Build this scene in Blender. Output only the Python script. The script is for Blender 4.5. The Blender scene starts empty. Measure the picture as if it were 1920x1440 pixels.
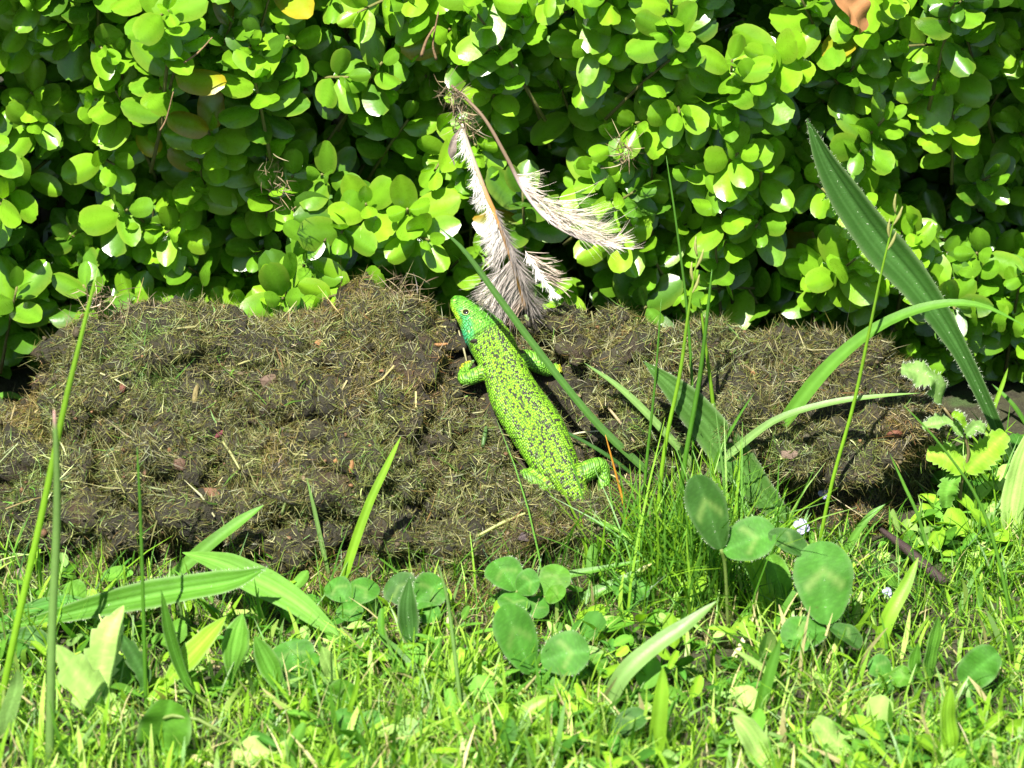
import bpy, bmesh, math, random
import numpy as np
from mathutils import Vector, Matrix
from mathutils.bvhtree import BVHTree

# ---------------------------------------------------------------- camera, sky, sun, exposure
scene = bpy.context.scene
col = scene.collection
PITCH = math.radians(28.0)
DIST = 2.4
TGT = np.array([0.0, 0.0, 0.055])
WIDTH = 0.48                                   # metres across the frame at TGT
VD = np.array([0.0, math.cos(PITCH), -math.sin(PITCH)])
UP = np.array([0.0, math.sin(PITCH), math.cos(PITCH)])
RT = np.array([1.0, 0.0, 0.0])
CAM = TGT - VD * DIST
cam_data = bpy.data.cameras.new('camera')
cam = bpy.data.objects.new('camera', cam_data)
col.objects.link(cam)
cam.location = CAM
cam.rotation_euler = (math.pi / 2 - PITCH, 0, 0)
cam_data.sensor_width = 36.0
cam_data.lens = 36.0 * DIST / WIDTH
cam_data.clip_start = 0.05
cam_data.clip_end = 500
cam_data.dof.use_dof = True
cam_data.dof.focus_distance = DIST
cam_data.dof.aperture_fstop = 15.0
scene.camera = cam

SUN_EL, SUN_AZ = math.radians(61), math.radians(-25)
SUNV = Vector((math.sin(SUN_AZ) * math.cos(SUN_EL), -math.cos(SUN_AZ) * math.cos(SUN_EL), math.sin(SUN_EL)))
world = bpy.data.worlds.new('World')
scene.world = world
world.use_nodes = True
wn = world.node_tree
wn.nodes.clear()
sky = wn.nodes.new('ShaderNodeTexSky')
sky.sky_type = 'NISHITA'
sky.sun_disc = False
sky.sun_elevation = SUN_EL
sky.sun_rotation = math.pi - SUN_AZ
bg = wn.nodes.new('ShaderNodeBackground')
bg.inputs['Strength'].default_value = 0.052
wo = wn.nodes.new('ShaderNodeOutputWorld')
wn.links.new(sky.outputs[0], bg.inputs[0])
wn.links.new(bg.outputs[0], wo.inputs[0])
sl = bpy.data.lights.new('sun', 'SUN')
sl.energy = 5.0
sl.angle = math.radians(0.53)
sl.color = (1.0, 0.96, 0.88)
sun = bpy.data.objects.new('sun', sl)
sun.location = (-0.8, -1.5, 3)
sun.rotation_euler = (-SUNV).to_track_quat('-Z', 'Y').to_euler()
col.objects.link(sun)
scene.view_settings.view_transform = 'Standard'
scene.view_settings.look = 'None'
scene.view_settings.exposure = 2.0
scene.view_settings.gamma = 1.0
scene.cycles.max_bounces = 8
scene.cycles.transmission_bounces = 6
scene.cycles.transparent_max_bounces = 8
scene.cycles.caustics_reflective = False
scene.cycles.caustics_refractive = False

rng = np.random.default_rng(7)
random.seed(7)

# ---------------------------------------------------------------- numpy noise
def _h(ix, iy, iz, seed):
    n = (ix.astype(np.int64) * 374761393 + iy.astype(np.int64) * 668265263 + iz.astype(np.int64) * 2147483647 + seed * 974711) & 0xffffffff
    n = ((n ^ (n >> 13)) * 1274126177) & 0xffffffff
    n = ((n ^ (n >> 16)) * 2246822519) & 0xffffffff
    return ((n ^ (n >> 15)) & 0xffff) / 65535.0
def vnoise(p, seed=0):
    p = np.asarray(p, float)
    i = np.floor(p).astype(np.int64)
    f = p - i
    f = f * f * (3 - 2 * f)
    r = 0
    for dx in (0, 1):
        for dy in (0, 1):
            for dz in (0, 1):
                w = (f[..., 0] if dx else 1 - f[..., 0]) * (f[..., 1] if dy else 1 - f[..., 1]) * (f[..., 2] if dz else 1 - f[..., 2])
                r = r + w * _h(i[..., 0] + dx, i[..., 1] + dy, i[..., 2] + dz, seed)
    return r * 2 - 1
def fbm(p, seed=0, oct=4):
    p = np.asarray(p, float)
    a, s, r = 1.0, 0.0, 0.0
    for k in range(oct):
        r = r + a * vnoise(p * 2.03 ** k, seed + k * 17)
        s += a
        a *= 0.5
    return r / s
def v3(x, y, z=None):
    x = np.asarray(x, float)
    return np.stack([x, np.broadcast_to(y, x.shape), np.broadcast_to(0.0 if z is None else z, x.shape)], -1)
def sstep(a, b, x):
    t = np.clip((np.asarray(x, float) - a) / (b - a), 0, 1)
    return t * t * (3 - 2 * t)
def norm(a):
    a = np.asarray(a, float)
    return a / np.maximum(np.linalg.norm(a, axis=-1, keepdims=True), 1e-12)

# ---------------------------------------------------------------- mesh helpers
def mesh_np(name, verts, faces, colr=None, smooth=True, suv=None):
    """faces: (m,k) int array"""
    verts = np.asarray(verts, np.float32).reshape(-1, 3)
    faces = np.asarray(faces, np.int32)
    me = bpy.data.meshes.new(name)
    me.vertices.add(len(verts))
    me.vertices.foreach_set('co', verts.ravel())
    m, k = faces.shape
    me.loops.add(m * k)
    me.loops.foreach_set('vertex_index', faces.ravel())
    me.polygons.add(m)
    me.polygons.foreach_set('loop_start', np.arange(0, m * k, k, dtype=np.int32))
    if smooth:
        me.polygons.foreach_set('use_smooth', np.ones(m, dtype=bool))
    if colr is not None:
        set_col(me, colr)
    if suv is not None:
        a = me.attributes.new('suv', 'FLOAT_VECTOR', 'POINT')
        a.data.foreach_set('vector', np.asarray(suv, np.float32).ravel())
    me.update()
    me.validate()
    return me
def set_col(me, colr):
    c = np.asarray(colr, np.float32)
    if c.ndim == 1:
        c = np.broadcast_to(c, (len(me.vertices), len(c)))
    if c.shape[1] == 3:
        c = np.concatenate([c, np.ones((len(c), 1), np.float32)], 1)
    a = me.attributes.new('col', 'FLOAT_COLOR', 'POINT')
    a.data.foreach_set('color', np.ascontiguousarray(c, np.float32).ravel())
def obj(name, me, mat=None, parent=None, loc=None):
    if mat is not None and me is not None and not me.materials:
        me.materials.append(mat)
    o = bpy.data.objects.new(name, me)
    col.objects.link(o)
    if parent is not None:
        o.parent = parent
        o.matrix_parent_inverse = Matrix.Translation(-Vector(parent.location))
    if loc is not None:
        o.location = loc
    return o
def empty(name, loc, label, cat, group=None):
    o = bpy.data.objects.new(name, None)
    o.empty_display_size = 0.01
    col.objects.link(o)
    o.location = [float(v) for v in loc]
    tag(o, label, cat, group)
    return o
def tag(o, label=None, cat=None, group=None, kind=None):
    if label: o['label'] = label
    if cat: o['category'] = cat
    if group: o['group'] = group
    if kind: o['kind'] = kind
    return o
def grid_faces(nu, nv, off=0):
    i, j = np.meshgrid(np.arange(nu - 1), np.arange(nv - 1), indexing='ij')
    a = (i * nv + j).ravel() + off
    return np.stack([a, a + nv, a + nv + 1, a + 1], 1)
def catmull(P, n):
    P = np.asarray(P, float)
    m = len(P)
    if m == 2:
        t = np.linspace(0, 1, n)[:, None]
        return P[0] * (1 - t) + P[1] * t
    Q = np.vstack([2 * P[0] - P[1], P, 2 * P[-1] - P[-2]])
    ts = np.linspace(0, m - 1, n)
    k = np.minimum(ts.astype(int), m - 2)
    f = (ts - k)[:, None]
    a, b, c, d = Q[k], Q[k + 1], Q[k + 2], Q[k + 3]
    return 0.5 * (2 * b + (c - a) * f + (2 * a - 5 * b + 4 * c - d) * f * f + (3 * b - a - 3 * c + d) * f ** 3)
def tube(P, R, ns=6, n=None, close=True):
    """verts, quad faces of a tapered tube through P with radii R"""
    P = np.asarray(P, float)
    R = np.broadcast_to(np.asarray(R, float), (len(P),)) if np.ndim(R) < 2 else R
    if n:
        PR = catmull(np.hstack([P, np.asarray(R)[:, None]]), n)
        P, R = PR[:, :3], np.maximum(PR[:, 3], 1e-5)
    T = norm(np.gradient(P, axis=0))
    h = np.array([0.31, 0.42, 0.85]) if abs(T[0] @ norm(np.array([0.31, 0.42, 0.85]))) < 0.9 else np.array([1.0, 0, 0])
    A = norm(np.cross(T, h))
    B = np.cross(T, A)
    th = np.linspace(0, 2 * np.pi, ns, endpoint=False)
    V = P[:, None] + R[:, None, None] * (A[:, None] * np.cos(th)[None, :, None] + B[:, None] * np.sin(th)[None, :, None])
    m = len(P)
    i, j = np.meshgrid(np.arange(m - 1), np.arange(ns), indexing='ij')
    a = (i * ns + j).ravel(); b = (i * ns + (j + 1) % ns).ravel()
    F = np.stack([a, b, b + ns, a + ns], 1)
    V = V.reshape(-1, 3)
    if close:
        V = np.vstack([V, P[:1], P[-1:]])
        c0, c1 = m * ns, m * ns + 1
        j = np.arange(ns)
        F = np.vstack([F, np.stack([(j + 1) % ns, j, np.full(ns, c0), np.full(ns, c0)], 1)[:, [0, 1, 2, 2]],
                       np.stack([j + (m - 1) * ns, (j + 1) % ns + (m - 1) * ns, np.full(ns, c1), np.full(ns, c1)], 1)[:, [0, 1, 2, 2]]])
    return V, F
def tri_fix(V, F):
    return V, F
def build_quads(name, V, F, colr=None, smooth=True):
    """quads that may hold a doubled last corner (triangles)"""
    me = bpy.data.meshes.new(name)
    fl = [tuple(f) if f[2] != f[3] else tuple(f[:3]) for f in np.asarray(F).tolist()]
    me.from_pydata(np.asarray(V).tolist(), [], fl)
    if smooth:
        me.polygons.foreach_set('use_smooth', np.ones(len(me.polygons), dtype=bool))
    if colr is not None:
        set_col(me, colr)
    me.update()
    return me
class MB:
    def __init__(s): s.V, s.F, s.C, s.n = [], [], [], 0
    def add(s, V, F, c=(1, 1, 1)):
        V = np.asarray(V, float)
        s.V.append(V); s.F.append(np.asarray(F) + s.n); s.n += len(V)
        c = np.asarray(c, float)
        s.C.append(np.broadcast_to(c, (len(V), 3)) if c.ndim == 1 else c)
    def mesh(s, name, smooth=True):
        return build_quads(name, np.vstack(s.V), np.vstack(s.F), np.vstack(s.C), smooth)

# ---------------------------------------------------------------- pixels of the photograph (1920x1440) to points
def ray(px, py):
    k = WIDTH / DIST / 1920
    return norm(VD + RT * ((px - 960) * k) + UP * ((720 - py) * k))
def at(px, py, y):
    d = ray(px, py)
    return CAM + d * ((y - CAM[1]) / d[1])
def heap_profile(x):
    px = np.array([-1000, -150, 0, 90, 130, 220, 330, 520, 640, 750, 850, 930, 1050, 1300, 1550, 1650, 1700, 1735, 1765])
    py = np.array([800, 800, 790, 745, 655, 605, 582, 592, 580, 560, 592, 596, 600, 618, 648, 668, 690, 760, 900])
    zc = 0.055 + ((720 - py) / 4000 - 0.469 * 0.025) / 0.883
    zc[-1] = -0.01
    xs = (px - 960) / 4000
    return np.interp(x, xs, zc)
def foot_y(x):
    return np.interp(x, [-0.6, -0.24, 0.03, 0.07, 0.10, 0.2], [-0.09, -0.088, -0.082, -0.066, -0.048, -0.042])
def heap_z(x, y):
    """smooth base surface of heap; negative outside"""
    x = np.asarray(x, float); y = np.asarray(y, float)
    zc = heap_profile(x)
    yf, yc = foot_y(x), 0.025
    t = (y - yf) / (yc - yf)
    s = np.clip(t, -0.3, 1)
    prof = np.where(s > 0, 0.80 * s + 0.20 * np.sin(np.clip(s, 0, 1) * np.pi / 2), s * 0.5)
    z = zc * prof
    z = z - np.clip(y - 0.030, 0, 1) * 1.7
    return np.where(zc < 0, np.minimum(z, -0.004), z)
def ground_z(x, y):
    p = v3(np.asarray(x, float) * 14, np.asarray(y, float) * 14)
    return 0.0035 * fbm(p, 5, 3)
def surf_z(x, y):
    return np.maximum(heap_z(x, y), ground_z(x, y))
def hit(px, py, lift=0.0):
    d = ray(px, py)
    ts = np.arange(DIST - 0.5, DIST + 0.6, 0.0008)
    P = CAM + d * ts[:, None]
    below = P[:, 2] < surf_z(P[:, 0], P[:, 1]) + lift
    k = int(np.argmax(below)) if below.any() else len(ts) - 1
    return P[k]

# ---------------------------------------------------------------- materials
def new_mat(name):
    m = bpy.data.materials.new(name)
    m.use_nodes = True
    m.node_tree.nodes.clear()
    return m, m.node_tree
class NT:
    def __init__(s, nt): s.nt = nt
    def n(s, t, **kw):
        nd = s.nt.nodes.new(t)
        for k, v in kw.items():
            setattr(nd, k, v)
        return nd
    def l(s, a, b): s.nt.links.new(a, b)
    def math(s, op, a, b=None, c=None):
        nd = s.n('ShaderNodeMath', operation=op)
        for i, v in enumerate((a, b, c)):
            if v is None: continue
            if isinstance(v, (int, float)): nd.inputs[i].default_value = v
            else: s.l(v, nd.inputs[i])
        return nd.outputs[0]
    def mix(s, f, a, b, mode='MIX'):
        nd = s.n('ShaderNodeMix', data_type='RGBA', blend_type=mode)
        for i, v in ((0, f), (6, a), (7, b)):
            if isinstance(v, (int, float)): nd.inputs[i].default_value = v
            elif isinstance(v, (tuple, list)): nd.inputs[i].default_value = (*v, 1)
            else: s.l(v, nd.inputs[i])
        return nd.outputs[2]
    def noise(s, vec, scale, detail=3, rough=0.55):
        nd = s.n('ShaderNodeTexNoise')
        nd.inputs['Scale'].default_value = scale
        nd.inputs['Detail'].default_value = detail
        nd.inputs['Roughness'].default_value = rough
        if vec is not None: s.l(vec, nd.inputs['Vector'])
        return nd.outputs[0]
    def ramp(s, f, lo, hi):
        nd = s.n('ShaderNodeMapRange')
        nd.inputs[1].default_value = lo
        nd.inputs[2].default_value = hi
        s.l(f, nd.inputs[0])
        return nd.outputs[0]
def leaf_material(name, trans=0.35, rough=0.3, spec=0.5, bump=0.15, bscale=900, var=0.25, vscale=140, spots=0.0, tint=(1.1, 1.2, 0.5), tgain=1.6, coat=0.0):
    m, nt = new_mat(name)
    N = NT(nt)
    at_ = N.n('ShaderNodeAttribute', attribute_name='col')
    geo = N.n('ShaderNodeNewGeometry')
    tc = N.n('ShaderNodeTexCoord')
    nz = N.noise(geo.outputs['Position'], vscale, 3)
    k = N.math('MULTIPLY_ADD', nz, var * 2, 1 - var)
    hsv = N.n('ShaderNodeHueSaturation')
    N.l(at_.outputs['Color'], hsv.inputs['Color'])
    N.l(k, hsv.inputs['Value'])
    c = hsv.outputs[0]
    if spots:
        sp = N.noise(tc.outputs['Object'], 700, 2, 0.5)
        f = N.ramp(sp, 0.70, 0.74)
        c = N.mix(N.math('MULTIPLY', f, spots), c, (0.05, 0.035, 0.012))
    p = N.n('ShaderNodeBsdfPrincipled')
    N.l(c, p.inputs['Base Color'])
    rz = N.noise(geo.outputs['Position'], 320, 2)
    N.l(N.math('MULTIPLY_ADD', rz, 0.24, rough - 0.12), p.inputs['Roughness'])
    p.inputs['Specular IOR Level'].default_value = spec
    p.inputs['Coat Weight'].default_value = coat
    p.inputs['Coat Roughness'].default_value = 0.18
    if bump:
        b = N.n('ShaderNodeBump')
        b.inputs['Strength'].default_value = bump
        b.inputs['Distance'].default_value = 0.0006
        N.l(N.noise(geo.outputs['Position'], bscale, 3), b.inputs['Height'])
        N.l(b.outputs[0], p.inputs['Normal'])
    t = N.n('ShaderNodeBsdfTranslucent')
    mul = N.mix(1.0, c, tuple(tgain * x for x in tint), 'MULTIPLY')
    N.l(mul, t.inputs['Color'])
    mx = N.n('ShaderNodeMixShader')
    mx.inputs[0].default_value = trans
    N.l(p.outputs[0], mx.inputs[1]); N.l(t.outputs[0], mx.inputs[2])
    out = N.n('ShaderNodeOutputMaterial')
    N.l(mx.outputs[0], out.inputs[0])
    return m
def plain_material(name, rough=0.7, spec=0.3, var=0.3, vscale=300, bump=0.4, bscale=900, trans=0.0, base=None):
    m, nt = new_mat(name)
    N = NT(nt)
    geo = N.n('ShaderNodeNewGeometry')
    if base is None:
        c = N.n('ShaderNodeAttribute', attribute_name='col').outputs['Color']
    else:
        r = N.n('ShaderNodeRGB'); r.outputs[0].default_value = (*base, 1); c = r.outputs[0]
    nz = N.noise(geo.outputs['Position'], vscale, 4)
    hsv = N.n('ShaderNodeHueSaturation')
    N.l(c, hsv.inputs['Color'])
    N.l(N.math('MULTIPLY_ADD', nz, var * 2, 1 - var), hsv.inputs['Value'])
    p = N.n('ShaderNodeBsdfPrincipled')
    N.l(hsv.outputs[0], p.inputs['Base Color'])
    p.inputs['Roughness'].default_value = rough
    p.inputs['Specular IOR Level'].default_value = spec
    b = N.n('ShaderNodeBump')
    b.inputs['Strength'].default_value = bump
    b.inputs['Distance'].default_value = 0.001
    N.l(N.noise(geo.outputs['Position'], bscale, 4), b.inputs['Height'])
    N.l(b.outputs[0], p.inputs['Normal'])
    out = N.n('ShaderNodeOutputMaterial')
    if trans:
        t = N.n('ShaderNodeBsdfTranslucent')
        N.l(hsv.outputs[0], t.inputs['Color'])
        mx = N.n('ShaderNodeMixShader'); mx.inputs[0].default_value = trans
        N.l(p.outputs[0], mx.inputs[1]); N.l(t.outputs[0], mx.inputs[2])
        N.l(mx.outputs[0], out.inputs[0])
    else:
        N.l(p.outputs[0], out.inputs[0])
    return m
M_BOX = leaf_material('box_leaf', trans=0.36, rough=0.29, spec=0.55, bump=0.12, bscale=500, var=0.18, vscale=160)
M_GRASS = leaf_material('grass_leaf', trans=0.36, rough=0.45, spec=0.28, bump=0.15, var=0.2, vscale=200)
M_WEED = leaf_material('weed_leaf', trans=0.30, rough=0.6, spec=0.13, bump=0.3, bscale=1100, var=0.22, vscale=190, spots=0.35)
M_BARK = plain_material('twig_bark', 0.75, 0.2)
M_FIBRE = plain_material('clipping_fibre', 0.55, 0.4, var=0.35, vscale=150, bump=0.0, trans=0.12)
M_CHIP = plain_material('bark_chip', 0.7, 0.3, var=0.35, vscale=500, bump=0.6, bscale=1500)
M_FEATHER = plain_material('feather', 0.6, 0.3, var=0.12, vscale=400, bump=0.1, trans=0.25)
M_HAIR = plain_material('leaf_hair', 0.4, 0.5, var=0.05, bump=0.0, trans=0.4)

# soil of the heap and of the ground
def soil_material(name, dark, mid, warm, warm_amt=0.5):
    m, nt = new_mat(name)
    N = NT(nt)
    geo = N.n('ShaderNodeNewGeometry')
    P = geo.outputs['Position']
    a = N.noise(P, 120, 6, 0.7)
    c = N.mix(N.ramp(a, 0.35, 0.68), dark, mid)
    w = N.ramp(N.noise(P, 38, 4, 0.6), 0.56, 0.70)
    c = N.mix(N.math('MULTIPLY', w, warm_amt), c, warm)
    f = N.ramp(N.noise(P, 1100, 3, 0.6), 0.60, 0.75)
    c = N.mix(N.math('MULTIPLY', f, 0.5), c, (0.13, 0.11, 0.06))
    p = N.n('ShaderNodeBsdfPrincipled')
    N.l(c, p.inputs['Base Color'])
    p.inputs['Roughness'].default_value = 0.7
    p.inputs['Specular IOR Level'].default_value = 0.35
    b = N.n('ShaderNodeBump')
    b.inputs['Strength'].default_value = 0.9
    b.inputs['Distance'].default_value = 0.002
    N.l(N.noise(P, 500, 6, 0.75), b.inputs['Height'])
    N.l(b.outputs[0], p.inputs['Normal'])
    out = N.n('ShaderNodeOutputMaterial')
    N.l(p.outputs[0], out.inputs[0])
    return m
M_SOIL = soil_material('heap_soil', (0.008, 0.007, 0.003), (0.026, 0.022, 0.009), (0.055, 0.026, 0.010))
M_GROUND = soil_material('lawn_soil', (0.016, 0.014, 0.006), (0.035, 0.036, 0.013), (0.03, 0.06, 0.010), 0.8)
# ================================================================ ground
def build_ground():
    xs = np.concatenate([-np.geomspace(60, 0.5, 16), np.linspace(-0.48, 0.48, 97), np.geomspace(0.5, 60, 16)])
    ys = np.concatenate([-np.geomspace(60, 0.6, 16), np.linspace(-0.58, 0.4, 99), np.geomspace(0.45, 60, 16)])
    X, Y = np.meshgrid(xs, ys, indexing='ij')
    Z = ground_z(X, Y)
    Z = np.where((np.abs(X) > 0.5) | (np.abs(Y) > 0.6), 0.0, Z)
    me = mesh_np('ground', np.stack([X, Y, Z], -1), grid_faces(len(xs), len(ys)))
    o = obj('ground', me, M_GROUND)
    tag(o, kind='structure')
build_ground()

# ================================================================ lizard skeleton (needed by the heap to leave room)
SP = [  # px, py, lift, half width, half height (metres)
    (1150, 1030, -0.014, 0.0015, 0.0015), (1128, 1000, -0.008, 0.0026, 0.0026), (1108, 970, -0.001, 0.0040, 0.0038), (1089, 940, 0.0045, 0.0056, 0.0050),
    (1068, 908, 0.0070, 0.0076, 0.0062), (1043, 872, 0.0085, 0.0108, 0.0076), (1008, 808, 0.0095, 0.0131, 0.0088),
    (970, 750, 0.0098, 0.0124, 0.0086), (950, 706, 0.0103, 0.0108, 0.0080), (934, 668, 0.0115, 0.0104, 0.0080),
    (918, 638, 0.0130, 0.0112, 0.0082), (903, 617, 0.0142, 0.0116, 0.0080), (887, 598, 0.0150, 0.0096, 0.0070), (869, 579, 0.0150, 0.0068, 0.0053),
    (856, 566, 0.0147, 0.0045, 0.0038), (849, 559, 0.0145, 0.0018, 0.0018)]
SPINE = np.array([hit(a[0], a[1], max(a[2], 0.0)) + np.array([0, 0, min(a[2], 0.0)]) for a in SP])
SPW = np.array([a[3] for a in SP]); SPH = np.array([a[4] for a in SP])
SPD = catmull(np.hstack([SPINE, SPW[:, None], SPH[:, None]]), 160)
LIMBS = [hit(px, py, 0.003) for px, py in ((895, 700), (875, 712), (880, 690), (868, 695), (1000, 676), (1020, 688), (1040, 692), (1100, 884), (1122, 876), (1132, 895), (1000, 900), (985, 893))]
def spine_gap(x, y):
    """distance in plan to the lizard's flank (negative inside)"""
    x = np.asarray(x, float).ravel(); y = np.asarray(y, float).ravel()
    d = np.full(len(x), 9.0)
    for q in SPD[::3]:
        d = np.minimum(d, np.hypot(x - q[0], y - q[1]) - q[3] * 0.9)
    for q in LIMBS:
        d = np.minimum(d, np.hypot(x - q[0], y - q[1]) - 0.004)
    return d

# ================================================================ heap of rotted clippings
HEAP = empty('compost_heap', (0, 0, 0), 'low crumbly heap of rotted brown grass clippings at the foot of the hedge', 'compost heap')
PITS = [(795, 775, 0.010, 0.020), (640, 1015, 0.009, 0.018), (500, 1020, 0.008, 0.016), (190, 930, 0.010, 0.018), (430, 775, 0.007, 0.014), (1150, 705, 0.010, 0.018),
        (1165, 890, 0.010, 0.020), (1690, 905, 0.016, 0.03), (1500, 955, 0.010, 0.018), (700, 800, 0.006, 0.014), (330, 1010, 0.009, 0.016), (560, 860, 0.006, 0.012),
        (120, 860, 0.009, 0.016), (880, 760, 0.007, 0.016), (940, 960, 0.006, 0.012), (1400, 720, 0.008, 0.014), (1240, 720, 0.008, 0.014), (280, 700, 0.006, 0.012), (600, 700, 0.007, 0.014)]
def build_heap():
    xs = np.arange(-0.46, 0.204, 0.0022)
    ys = np.arange(-0.125, 0.15, 0.0022)
    X, Y = np.meshgrid(xs, ys, indexing='ij')
    Z = heap_z(X, Y)
    gap = spine_gap(X, Y).reshape(X.shape)
    m = 1 - sstep(-0.002, 0.010, gap)
    p = v3(X, Y, 0.0)
    d = 0.016 * fbm(p * 34, 3, 5) + 0.011 * fbm(p * 90, 9, 4)
    r = np.abs(fbm(p * 26 + 4.7, 21, 3))
    d = d - 0.022 * (1 - sstep(0.0, 0.13, r))            # cracks between clods
    edge = sstep(-0.004, 0.012, heap_z(X, Y))
    for px, py, w_, dp in PITS:
        c_ = hit(px, py)
        d = d - dp * np.exp(-((X - c_[0]) / w_) ** 2 - ((Y - c_[1]) / (w_ * 0.6)) ** 2)
    Z = Z + d * (1 - m) * np.maximum(edge, 0.1) - 0.002 * m
    Z = np.where(heap_z(X, Y) < -0.003, np.minimum(Z, -0.012), Z)
    me = mesh_np('core', np.stack([X, Y, Z], -1), grid_faces(len(xs), len(ys)))
    obj('core', me, M_SOIL, HEAP)
    return X, Y, Z
HX, HY, HZ = build_heap()

def clod(c, r, seed):
    bm = bmesh.new()
    bmesh.ops.create_icosphere(bm, subdivisions=3, radius=1.0)
    V = np.array([v.co[:] for v in bm.verts])
    F = np.array([[v.index for v in f.verts] for f in bm.faces])
    bm.free()
    g = np.random.default_rng(seed)
    sc = r * np.array([g.uniform(0.9, 1.35), g.uniform(0.8, 1.05), g.uniform(0.68, 0.95)])
    n = 1 + 0.75 * fbm(V * 1.9 + seed * 3.1, seed, 3)[:, None] + 0.34 * fbm(V * 4 + seed, seed + 5, 4)[:, None]
    a = g.uniform(0, 6.28)
    R = np.array([[math.cos(a), -math.sin(a), 0], [math.sin(a), math.cos(a), 0], [0, 0, 1]])
    V = (V * n * sc) @ R.T + c
    return V, F
TRIS = []          # surfaces the clipping fibres lie on
a = np.arange(HX.size).reshape(HX.shape)
hv = np.stack([HX, HY, HZ], -1).reshape(-1, 3)
q = grid_faces(*HX.shape)
TRIS.append((hv[q[:, 0]], hv[q[:, 1]], hv[q[:, 2]]))
TRIS.append((hv[q[:, 0]], hv[q[:, 2]], hv[q[:, 3]]))
_gx, _gy = np.meshgrid(np.arange(-0.36, 0.21, 0.01), np.arange(-0.155, -0.02, 0.006), indexing='ij')
_gv = np.stack([_gx, _gy, ground_z(_gx, _gy) + 0.0005], -1).reshape(-1, 3)
q = grid_faces(*_gx.shape)
_gd = (heap_z(_gv[:, 0], _gv[:, 1])[q[:, 0]] < 0.004) & (np.random.default_rng(2).random(len(q)) < np.clip((_gv[q[:, 0], 1] + 0.16) / 0.05, 0.05, 0.8))
q = q[_gd]
GROUND_TRIS = [(_gv[q[:, 0]], _gv[q[:, 1]], _gv[q[:, 2]]), (_gv[q[:, 0]], _gv[q[:, 2]], _gv[q[:, 3]])]
lizard_xy = SPD
def place_clods():
    g = np.random.default_rng(11)
    spots = []
    pit_xy = [(hit(p_[0], p_[1]), p_[2] * 1.1) for p_ in PITS]
    # the lip of clippings the tail goes under, and clods set by eye
    fixed = [(1038, 964, 0.008), (1082, 978, 0.009), (1122, 976, 0.010), (1150, 950, 0.009), (1010, 950, 0.010), (1000, 985, 0.014), (1085, 1000, 0.013),
             (845, 800, 0.010), (820, 748, 0.009), (775, 690, 0.013), (822, 622, 0.010), (760, 600, 0.017), (700, 640, 0.018),
             (900, 870, 0.015), (930, 930, 0.013), (1690, 800, 0.018), (1640, 850, 0.018), (1560, 860, 0.020), (1480, 850, 0.018), (1400, 800, 0.022),
             (150, 650, 0.018), (210, 640, 0.02), (270, 620, 0.02), (350, 620, 0.022), (1330, 640, 0.016), (1180, 650, 0.017), (1090, 640, 0.013),
             (620, 620, 0.018), (520, 640, 0.02), (430, 630, 0.019), (1600, 712, 0.016), (1500, 695, 0.016), (1420, 678, 0.016), (1250, 655, 0.015)]
    for px, py, r in fixed:
        p = hit(px, py)
        if p[1] > 0.035: continue
        spots.append((p[0], p[1], r))
    tries = 0
    while len(spots) < 190 and tries < 4000:
        tries += 1
        x = g.uniform(-0.33, 0.19); y = g.uniform(-0.085, 0.030)
        if heap_z(x, y) < 0.006: continue
        if any(math.hypot(x - p_[0], y - p_[1]) < w_ for p_, w_ in pit_xy): continue
        r = g.uniform(0.006, 0.014) if g.random() < 0.7 else g.uniform(0.014, 0.024)
        if spine_gap(np.array([x]), np.array([y]))[0] < r * 1.6: continue
        if any(math.hypot(x - s[0], y - s[1]) < 0.55 * (r + s[2]) for s in spots): continue
        spots.append((x, y, r))
    for k, (x, y, r) in enumerate(spots):
        y -= r * 0.25
        z = float(heap_z(x, y)) + r * (0.58 - 0.75 * float(sstep(-0.015, 0.02, y)))
        V, F = clod(np.array([x, y, z]), r, 100 + k)
        me = mesh_np('clod', V, F)
        obj('clod', me, M_SOIL, HEAP)
        TRIS.append((V[F[:, 0]], V[F[:, 1]], V[F[:, 2]]))
place_clods()

def ribbons(B, D, Nn, L, W, curl, segs=3, seed=1):
    """many thin curved strips: base, direction, normal, length, width, curl -> verts, faces"""
    n = len(B)
    g = np.random.default_rng(seed)
    S = norm(np.cross(D, Nn))
    t = np.linspace(0, 1, segs + 1)
    lat = g.normal(0, 0.22, n)
    P = B[:, None] + D[:, None] * (t[None, :, None] * L[:, None, None]) \
        + Nn[:, None] * ((curl[:, None] * t * t * L[:, None])[..., None]) + S[:, None] * ((lat[:, None] * t * t * L[:, None])[..., None])
    w = W[:, None] * np.interp(t, [0, 0.3, 0.75, 1], [0.8, 1, 0.75, 0.15])[None]
    tw = g.uniform(-1.2, 1.2, n)
    SS = norm(S * np.cos(tw)[:, None] + Nn * np.sin(tw)[:, None])
    A = P - SS[:, None] * w[..., None] * 0.5
    C = P + SS[:, None] * w[..., None] * 0.5
    V = np.stack([A, C], 2).reshape(-1, 3)
    k = segs + 1
    base = (np.arange(n) * 2 * k)[:, None]
    s = np.arange(segs)[None] * 2
    i = base + s
    F = np.stack([i, i + 1, i + 3, i + 2], -1).reshape(-1, 4)
    return V, F, k * 2
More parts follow.
